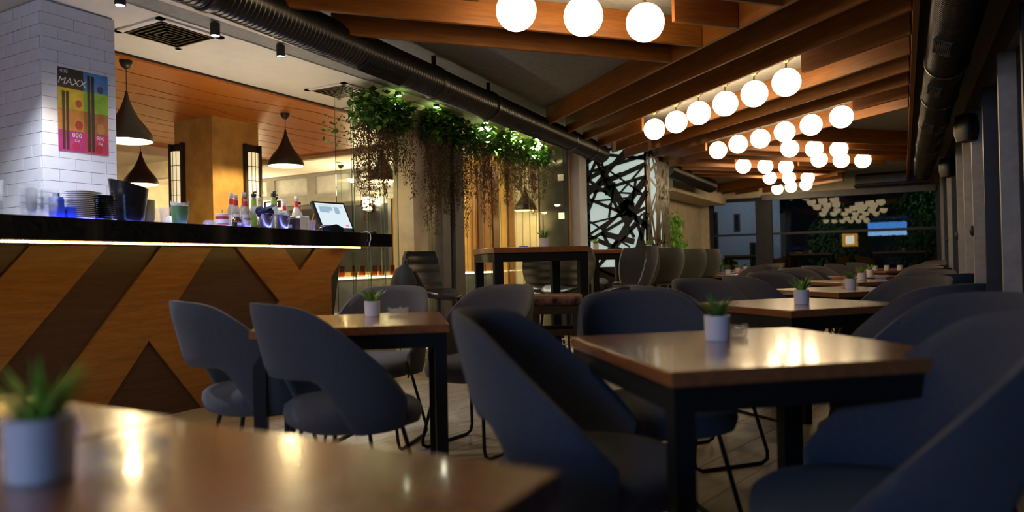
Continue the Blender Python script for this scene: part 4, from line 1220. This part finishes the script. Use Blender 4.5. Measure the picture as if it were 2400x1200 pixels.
# ---- high tables and stools
hts = [(-2.78, 5.28, 'nearest high bar table beside the glass fins'), (-2.98, 7.75, 'middle high bar table with one pot'), (-3.05, 9.45, 'farthest high bar table before the branch screen')]
for x, y, lb in hts:
    make_table('high_table', lb, 0.8, 1.12, 0.07, x, y, -R(46), 'high bar tables', 0.07, 0.045)
def make_stool():
    t = bpy.data.objects.new('bar_stool', None); COL.objects.link(t)
    # backrest: curved shield with horizontal ribs
    nu, nv = 17, 29
    def prof(v):                                # half width along height
        return 0.13 + 0.085 * math.sin(PI * (0.18 + 0.62 * v)) - 0.05 * max(0, v - 0.8)
    inn, out = [], []
    for j in range(nv):
        v = j / (nv - 1)
        z = 0.76 + 0.36 * v
        w_ = prof(v)
        rib = 0.006 * abs(math.sin(v * PI * 4.5))
        for i in range(nu):
            u = -1 + 2 * i / (nu - 1)
            x = u * w_
            y = -0.20 - 0.05 * v - 0.045 * (math.sin(v * 2.2)) + 0.07 * u * u
            inn.append((x, y + rib, z)); out.append((x * 1.01, y - 0.032, z))
    def grid(vs, flip):
        fs = []
        for j in range(nv - 1):
            for i in range(nu - 1):
                q = (j * nu + i, j * nu + i + 1, (j + 1) * nu + i + 1, (j + 1) * nu + i)
                fs.append(q[::-1] if flip else q)
        return fs
    ring = [i for i in range(nu)] + [j * nu + nu - 1 for j in range(1, nv)] + [(nv - 1) * nu + i for i in range(nu - 2, -1, -1)] + [j * nu for j in range(nv - 2, 0, -1)]
    mb = MB().add(inn, grid(inn, True))
    mb.build('backrest', 'leather', t, 60)
    mb = MB().add(out + inn, grid(out, False) + [(a, b, b + nu * nv, a + nu * nv) for a, b in zip(ring, ring[1:] + ring[:1])])
    mb.build('back_cover', 'suede', t, 50)
    # saddle seat
    n = 30
    vs, fs = [], []
    pf = [(0.8, 0.70), (0.98, 0.715), (1.0, 0.735), (0.9, 0.752), (0.5, 0.744), (0.02, 0.738)]
    for r_, z in pf:
        for k in range(n):
            a = 2 * PI * k / n; c, s_ = math.cos(a), math.sin(a)
            vs.append((0.215 * c * r_, 0.215 * s_ * r_ - 0.01, z + 0.03 * (r_ * abs(c)) ** 2 - 0.03 * max(0, s_) * r_ + 0.02 * max(0, -s_) * r_))
    for i in range(len(pf) - 1):
        for k in range(n): fs.append((i * n + k, i * n + (k + 1) % n, (i + 1) * n + (k + 1) % n, (i + 1) * n + k))
    fs += [tuple(range(n))[::-1], tuple((len(pf) - 1) * n + k for k in range(n))]
    MB().add(vs, fs).build('seat', 'leather', t, 60)
    for sx in (-1, 1):
        for sy in (-1, 1):
            MB().tube([(sx * 0.12, sy * 0.12, 0.72), (sx * 0.2, sy * 0.2, 0.0)], [0.014, 0.010], 8).build('leg', 'metal', t, 50)
    ft = MB()
    q = 0.175
    for a, b in (((-q, -q), (q, -q)), ((q, -q), (q, q)), ((q, q), (-q, q)), ((-q, q), (-q, -q))):
        ft.tube([(*a, 0.24), (*b, 0.24)], 0.008, 6)
    ft.build('footrest', 'steel', t)
    return t
st0 = make_stool()
stools = [(-3.62, 5.15, 100, 'black ribbed bar stool beside the backpack'), (-2.82, 6.05, 190, 'ribbed stool facing the camera behind the nearest high table'),
          (-2.2, 5.98, 250, 'ribbed stool behind the nearest high table, edge on'), (-3.3, 6.6, 150, 'ribbed stool partly hidden by the nearest high table leg'),
          (-2.48, 7.0, 318, 'stool with its back to the camera at the middle high table'), (-2.40, 7.55, 300, 'stool seen from the back right of the middle high table'),
          (-2.52, 9.1, 315, 'left stool of the pair at the farthest high table'), (-2.45, 9.55, 310, 'right stool of the pair at the farthest high table'),
          (-3.45, 8.25, 120, 'ribbed stool facing the room at the middle high table')]
for i, (x, y, hd, lb) in enumerate(stools):
    if i == 0:
        st0.location = (x, y, 0); st0.rotation_euler = (0, 0, -R(hd)); tag(st0, lb, 'bar stool', 'black bar stools')
    else:
        c = clone(st0, (x, y, 0), -R(hd), lb, 'black bar stools'); c['category'] = 'bar stool'
ps = empty('padded_stool', 'square stool with brown patterned cushion and dark wooden legs', 'stool', (-2.22, 4.62, 0), R(20))
bevel(MB().box(-0.19, 0.19, -0.19, 0.19, 0.69, 0.76).build('cushion', 'pattern', ps), 0.025, 3)
MB().box(-0.18, 0.18, -0.18, 0.18, 0.63, 0.69).build('seat_frame', 'soil', ps)
for sx in (-1, 1):
    for sy in (-1, 1):
        MB().box(sx * 0.16 - 0.022, sx * 0.16 + 0.022, sy * 0.16 - 0.022, sy * 0.16 + 0.022, 0, 0.63).build('leg', 'soil', ps)
for z in (0.2, 0.48):
    MB().box(-0.16, 0.16, -0.17, -0.15, z, z + 0.04).box(-0.16, 0.16, 0.15, 0.17, z, z + 0.04).box(-0.17, -0.15, -0.16, 0.16, z - 0.05, z - 0.01).box(0.15, 0.17, -0.16, 0.16, z - 0.05, z - 0.01).build('stretcher', 'soil', ps)
# backpack hanging on the first stool
bgp = empty('backpack', 'black backpack hanging on a bar stool by the bar end', 'backpack', (-3.78, 4.86, 0.5), R(-40))
prof = [(0.11, -0.06), (0.17, 0.0), (0.185, 0.2), (0.165, 0.36), (0.11, 0.46), (0.03, 0.5)]
vs, fs = [], []
n = 20
for r_, z in prof:
    for k in range(n):
        a = 2 * PI * k / n; c, s_ = math.cos(a), math.sin(a)
        vs.append((math.copysign(abs(c) ** 0.7, c) * r_, math.copysign(abs(s_) ** 0.7, s_) * r_ * 0.62, z))
for i in range(len(prof) - 1):
    for k in range(n): fs.append((i * n + k, i * n + (k + 1) % n, (i + 1) * n + (k + 1) % n, (i + 1) * n + k))
fs += [tuple(range(n))[::-1], tuple((len(prof) - 1) * n + k for k in range(n))]
MB().add(vs, fs).build('main_bag', 'bag', bgp, 60)
bevel(MB().box(-0.11, 0.11, -0.15, -0.09, 0.06, 0.26).build('front_pocket', 'bag', bgp), 0.03, 3)
MB().tube([(-0.04, 0.02, 0.48), (-0.03, 0.03, 0.54), (0.03, 0.03, 0.54), (0.04, 0.02, 0.48)], 0.012, 8).build('handle', 'bag', bgp)
for sx in (-1, 1):
    MB().tube([(sx * 0.06, 0.08, 0.44), (sx * 0.08, 0.15, 0.3), (sx * 0.08, 0.12, 0.08)], 0.016, 8).build('strap', 'bag', bgp)
MB().box(-0.006, 0.006, -0.156, -0.15, 0.08, 0.11).build('zip_pull', 'steel', bgp)

# ================================================================ POTS AND ASHTRAYS
def make_pot(label, x, y, z, r=0.038, h=0.075, plant=True, seed=0, ht=0.085, shape='pot'):
    t = empty('potted_succulent' if plant else 'ceramic_pot', label, 'potted plant' if plant else 'pot', (x, y, z), random.uniform(0, 3), 'small white pots on tables')
    n = 72
    vs, fs = [], []
    pf = [(r * 0.9, 0), (r * 0.94, 0.003), (r, h), (r - 0.004, h), (r - 0.006, h * 0.8)]
    for r_, zz in pf:
        for k in range(n):
            rr = r_ * (1 + (0.018 if (k % 2) and zz > 0.002 and r_ > r * 0.93 else 0))
            vs.append((rr * math.cos(2 * PI * k / n), rr * math.sin(2 * PI * k / n), zz))
    for i in range(len(pf) - 1):
        for k in range(n): fs.append((i * n + k, i * n + (k + 1) % n, (i + 1) * n + (k + 1) % n, (i + 1) * n + k))
    fs.append(tuple(range(n))[::-1])
    MB().add(vs, fs).build('pot', 'pot', t, 30)
    MB().lathe([(0.001, h * 0.86), (r - 0.005, h * 0.86)], 20).build('soil', 'soil', t)
    if plant:
        rg = random.Random(seed); mb = MB()
        for k in range(34):
            a = rg.uniform(0, 2 * PI); tl_ = rg.uniform(0.15, 1.0)
            d = Vector((math.cos(a) * tl_, math.sin(a) * tl_, 1.1))
            L = ht * rg.uniform(0.65, 1.15)
            b = Vector((math.cos(a), math.sin(a), 0)) * 0.01 + Vector((0, 0, h * 0.86))
            d.normalize()
            sd = d.cross(Vector((0, 0, 1))).normalized() * 0.0055; nn = sd.cross(d).normalized() * 0.003
            m_ = b + d * L * 0.5; tp = b + d * L + Vector((math.cos(a), math.sin(a), -0.2)) * L * 0.18
            mb.add([b + sd, b - sd, m_ + sd * 0.9, m_ - sd * 0.9, tp, m_ - nn], [(0, 1, 3, 2), (2, 3, 4), (0, 2, 5), (1, 5, 3), (2, 4, 5), (3, 5, 4)])
        mb.build('leaves', 'leaf2' if seed % 2 else 'leaf', t)
    return t
zt = 0.7502
pots = [('blurred blue-lit white pot plant in the left foreground', -0.925, 0.470, zt, 1), ('white pot with spiky plant on the nearest window-row table', -0.50, 2.17, zt, 2),
        ('white pot with spiky plant on the bar-side table', -2.29, 2.69, zt, 1), ('white pot with green spikes on the second window-row table', -0.47, 3.93, zt, 3),
        ('white pot with drooping plant on the third window-row table', -0.35, 5.76, zt, 4), ('white pot with plant on the fourth window-row table', -0.36, 7.6, zt, 5),
        ('white pot with plant on the fifth window-row table', -0.35, 9.2, zt, 9),
        ('small pot plant on the nearest far-left table', -2.29, 10.7, zt, 6), ('small pot plant on the middle far-left table', -2.45, 12.2, zt, 7), ('small pot plant on the last far-left table', -2.75, 14.4, zt, 8),
        ('white pot plant on the nearest high table', -2.58, 5.18, 1.1202, 3), ('square-looking pot plant on the middle high table', -3.12, 7.6, 1.1202, 5), ('pot plant on the farthest high table', -3.0, 9.2, 1.1202, 7)]
for lb, x, y, z, sd in pots:
    make_pot(lb, x, y, z, seed=sd)
for k, (x, y) in enumerate(((-0.40, 12.3), (-0.24, 12.5), (-0.06, 12.42))):
    make_pot(['left', 'middle', 'right'][k] + ' of the three empty white pots near the far window', x, y, zt, plant=False)
def ashtray(label, x, y, z, r=0.05):
    t = empty('glass_ashtray', label, 'ashtray', (x, y, z), 0.4, 'glass ashtrays')
    MB().lathe([(r * 0.85, 0), (r, 0.006), (r, 0.034), (r * 0.8, 0.036), (r * 0.72, 0.012), (0.002, 0.010)], 30).build('dish', 'ashglass', t, 30)
    for k in range(4):
        a = k * PI / 2
        MB().box(-0.008, 0.008, -0.006, 0.006, 0.034, 0.042).build('rest', 'ashglass', t, None, (r * 0.88 * math.cos(a), r * 0.88 * math.sin(a), 0), a)
M['ashglass'] = frosted('ashtray_glass', (0.62, 0.62, 0.56), 0.28, 0.95)
ashtray('blurred glass ashtray beside the foreground pot', -0.855, 0.535, zt)
ashtray('glass ashtray behind the pot on the nearest window-row table', -0.49, 2.26, zt, 0.062)
ashtray('glass ashtray beside the pot on the bar-side table', -2.17, 2.74, zt)
ashtray('glass ashtray around the pot on the third window-row table', -0.36, 5.86, zt, 0.06)
ashtray('glass ashtray on the farthest high table', -2.8, 9.3, 1.1202)
single('card_holder', MB().prism([(-0.05, -0.02, 0), (0.05, -0.02, 0), (0.05, 0.0, 0.06), (-0.05, 0.0, 0.06)], (0, 0.012, 0)), 'red', (-2.1, 10.75, zt), 'reddish card holder beside a small pot on the nearest far-left table', 'card holder')
single('lighter', MB().box(-0.035, 0.035, -0.01, 0.01, 0, 0.012), 'bluebox', (-2.74, 5.12, 1.1202), 'small blue lighter beside the pot on the nearest high table', 'lighter')
tl2 = [single('glass_coaster', MB().lathe([(0.045, k * 0.012), (0.047, k * 0.012 + 0.002), (0.047, k * 0.012 + 0.009), (0.045, k * 0.012 + 0.011)], 24), 'ashglass', (-0.2, 7.62, zt),
        'clear glass coaster stack right of a pot on the fourth window-row table', 'coaster', 40, 'stacked glass coasters') for k in range(4)]

# ================================================================ WICKER PLANTER, CORNER PLANT
wp = empty('wicker_basket', 'brown woven basket on the floor by the glass doors', 'basket', (0.50, 11.0, 0))
MB().lathe([(0.12, 0), (0.15, 0.05), (0.165, 0.2), (0.15, 0.30), (0.12, 0.31), (0.13, 0.05)], 24).build('body', 'wicker', wp, 40)
for sx in (-1, 1):
    MB().tube([(sx * 0.12, 0, 0.28), (sx * 0.14, 0, 0.42), (sx * 0.07, 0, 0.46), (sx * 0.06, 0, 0.28)], 0.022, 8).build('handle', 'wicker', wp, 50)
MB().box(-0.19, 0.17, -0.19, 0.17, 0.0, 0.02).build('stand', 'soil', wp)
def bush(name, label, x, y, pts, nleaf, L, mat, seed):
    rg = random.Random(seed)
    t = empty(name, label, 'plant', (x, y, 0))
    tr_ = MB()
    lf = MB()
    for (cx, cy, cz, rr) in pts:
        tr_.tube([(0, 0, 0.3), (cx * 0.5, cy * 0.5, (cz + 0.3) / 2), (cx, cy, cz)], 0.012, 6)
        for _ in range(nleaf):
            d = Vector((rg.gauss(0, 1), rg.gauss(0, 1), rg.gauss(0, 1))).normalized() * rr * rg.random() ** 0.4
            lf.leaf((cx + d.x, cy + d.y, cz + d.z), (d.x + rg.uniform(-.3, .3), d.y + rg.uniform(-.3, .3), -0.25 + d.z), (0, 0, 1), L * rg.uniform(0.6, 1.2), L * 0.4, 0.4)
    tr_.build('stem', 'soil', t); tag(lf.build('foliage', mat, t), kind='stuff')
    MB().lathe([(0.14, 0), (0.18, 0.32), (0.165, 0.32), (0.15, 0.28)], 24).build('planter', 'wicker', t, 40)
bush('potted_ficus', 'tall leafy ficus in the corner beyond the branch screen', -3.62, 12.4, [(0, 0, 1.65, .22), (-.1, .1, 1.4, .24), (.1, -.05, 1.2, .22), (0, 0, 0.95, .22), (0.2, 0.2, 1.0, 0.2)], 260, 0.10, 'leaf2', 21)
bush('potted_shrub', 'low dark leafed plant right of the ficus', -3.3, 13.3, [(.05, 0, 1.0, .16), (.2, .1, 0.9, .16), (0, 0, .75, .16)], 90, 0.11, 'leaf', 22)

# ================================================================ BEYOND THE FAR WINDOW
def outdoor_table(x, label, w=1.0):
    t = empty('terrace_table', label, 'table', (x, 18.6, 0), 0, 'high terrace tables outside')
    MB().box(-w / 2, w / 2, -0.35, 0.35, 1.02, 1.06).build('tabletop', 'cane', t)
    for sx in (-1, 1):
        for sy in (-1, 1):
            MB().box(sx * (w / 2 - 0.04) - 0.03, sx * (w / 2 - 0.04) + 0.03, sy * 0.31 - 0.03, sy * 0.31 + 0.03, 0, 1.02).build('leg', 'metal', t)
    MB().box(-w / 2 + 0.04, w / 2 - 0.04, -0.33, -0.29, 0.94, 1.02).build('frame', 'metal', t)
outdoor_table(-3.5, 'left terrace table outside the far window'); outdoor_table(-1.95, 'middle terrace table outside the far window', 0.95); outdoor_table(-0.1, 'right terrace table outside the far window', 1.05)
def cane_chair(x, y, rz, label):
    t = empty('cane_chair', label, 'chair', (x, y, 0), rz, 'orange bucket chairs outside')
    N = 15
    vs, fs = [], []
    for i in range(N):
        ph = R(-115 + 230 * i / (N - 1))
        zt_ = 0.98 - 0.10 * (abs(ph) / 2) ** 2
        for off in (0, 0.02):
            for z, k in ((0.62, 0.8), (0.8, 0.95), (zt_, 1.1)):
                vs.append(((0.24 * k + off) * math.sin(ph), -(0.22 * k + off) * math.cos(ph), z))
    for i in range(N - 1):
        a, b = i * 6, (i + 1) * 6
        for j in (0, 1):
            fs.append((a + j, a + j + 1, b + j + 1, b + j)); fs.append((a + 3 + j, b + 3 + j, b + 4 + j, a + 4 + j))
        fs.append((a + 2, a + 5, b + 5, b + 2)); fs.append((a, b, b + 3, a + 3))
    MB().add(vs, fs).build('bucket_back', 'cane', t, 60)
    MB().lathe([(0.19, 0.58), (0.21, 0.6), (0.2, 0.64)], 20).build('seat', 'cane', t, 40)
    for sx in (-1, 1):
        for sy in (-1, 1):
            MB().tube([(sx * 0.12, sy * 0.12, 0.6), (sx * 0.18, sy * 0.18, 0)], 0.012, 6).build('leg', 'metal', t)
for k, (x, rz, lb) in enumerate(((-4.0, -1.2, 'orange bucket chair at the left edge of the far window'), (-2.9, 1.2, 'orange bucket chair by the left terrace table'), (-2.38, -1.2, 'orange bucket chair left of the middle terrace table'),
                      (-1.42, 1.3, 'orange bucket chair right of the middle terrace table'), (-0.8, -1.3, 'orange bucket chair left of the right terrace table'), (0.62, 1.4, 'orange bucket chair at the right end of the terrace'))):
    cane_chair(x, 19.25 + 0.1 * (k % 2), rz, lb)
for k, (x, z) in enumerate(((-2.0, 1.0602), (0.0, 1.0602))):
    make_pot(['small pot on the middle terrace table', 'small pot on the right terrace table'][k], x, 18.6, z, plant=False)
gnd = tag(MB().box(-14, 10, 17.7, 40, -0.08, -0.02).build('terrace_paving', 'grout'), 'dark terrace paving outside the far window', 'ground', kind='structure')
bd = empty('neighbour_building', 'pale building with dark windows seen through the far window', 'building', (-6.0, 25.0, 0))
MB().box(-2.5, 2.4, 0, 1.5, 0, 6).build('wall', 'facade', bd)
for (x0, x1, z0, z1) in ((-0.2, 0.35, 0.4, 2.6), (0.9, 1.1, 1.9, 2.5), (1.4, 1.9, 0.4, 1.5), (-1.2, -0.5, 1.6, 2.7), (0.6, 1.3, 3.2, 4.2)):
    f = MB().box(x0, x1, -0.05, 0, z0, z1).build('window', 'darkframe', bd)
    MB().box(x0 + 0.05, x1 - 0.05, -0.06, -0.05, z0 + 0.05, z1 - 0.05).build('pane', 'blackgloss', f)
def tree(x, y, label, seed, h=3.6, r=1.2):
    rg = random.Random(seed)
    t = empty('garden_tree', label, 'tree', (x, y, 0), 0, 'trees outside the far window')
    MB().tube([(0, 0, 0), (0.05, 0.02, h * 0.4), (0, 0, h * 0.75)], [0.09, 0.07, 0.03], 8).build('trunk', 'soil', t, 50)
    mb = MB()
    for _ in range(2600):
        d = Vector((rg.gauss(0, 1), rg.gauss(0, 1), rg.gauss(0, 1))).normalized() * rg.random() ** 0.4
        mb.leaf((d.x * r, d.y * r, h * 0.55 + d.z * h * 0.45), (d.x, d.y, -0.3), (0, 0, 1), 0.13, 0.06, 0.4)
    tag(mb.build('foliage', 'leaf', t), kind='stuff')
tree(0.55, 20.6, 'dark tree at the right of the far window', 31); tree(-1.6, 23.5, 'dark tree behind the middle terrace table', 32, 2.6, 1.0); tree(3.1, 23.0, 'tall dark tree outside at far right', 33, 4.2, 1.4)
gl_ = light('tree_fill_light', 'POINT', (0.5, 19.2, 2.6), 3.5, (0.6, 1.0, 0.7), 0.1)  # added fill without a fixture, brightens the trees
gl2 = light('facade_fill_light', 'POINT', (-4.4, 22.5, 3.2), 110, (0.7, 0.8, 1.0), 0.2)  # added fill without a fixture, brightens the pale facade

# ================================================================ REAR WALL: television and lit menu, seen mirrored in the far glass
tv = empty('television', 'large blue lit television on the rear wall, mirrored in far glass', 'television', (-0.69, -4.19, 2.25))
MB().box(-0.88, 0.88, 0.0, 0.05, -0.36, 0.36).build('housing', 'black', tv)
MB().box(-0.85, 0.85, 0.05, 0.052, -0.10, 0.33).build('screen', 'tv_blue', tv)
MB().box(-0.85, 0.85, 0.05, 0.052, -0.33, -0.12).build('ticker_band', 'tv_pale', tv)
mn = empty('lit_menu_board', 'small orange lit menu board on the rear wall, mirrored in far glass', 'menu board', (-2.36, -4.19, 1.75))
MB().box(-0.38, 0.38, 0, 0.05, -0.34, 0.34).build('housing', 'black', mn)
MB().box(-0.36, 0.36, 0.05, 0.052, -0.32, 0.32).build('face', 'menu_orange', mn)
MB().box(-0.2, 0.2, 0.052, 0.054, -0.2, 0.22).build('print', 'menu_white', mn)
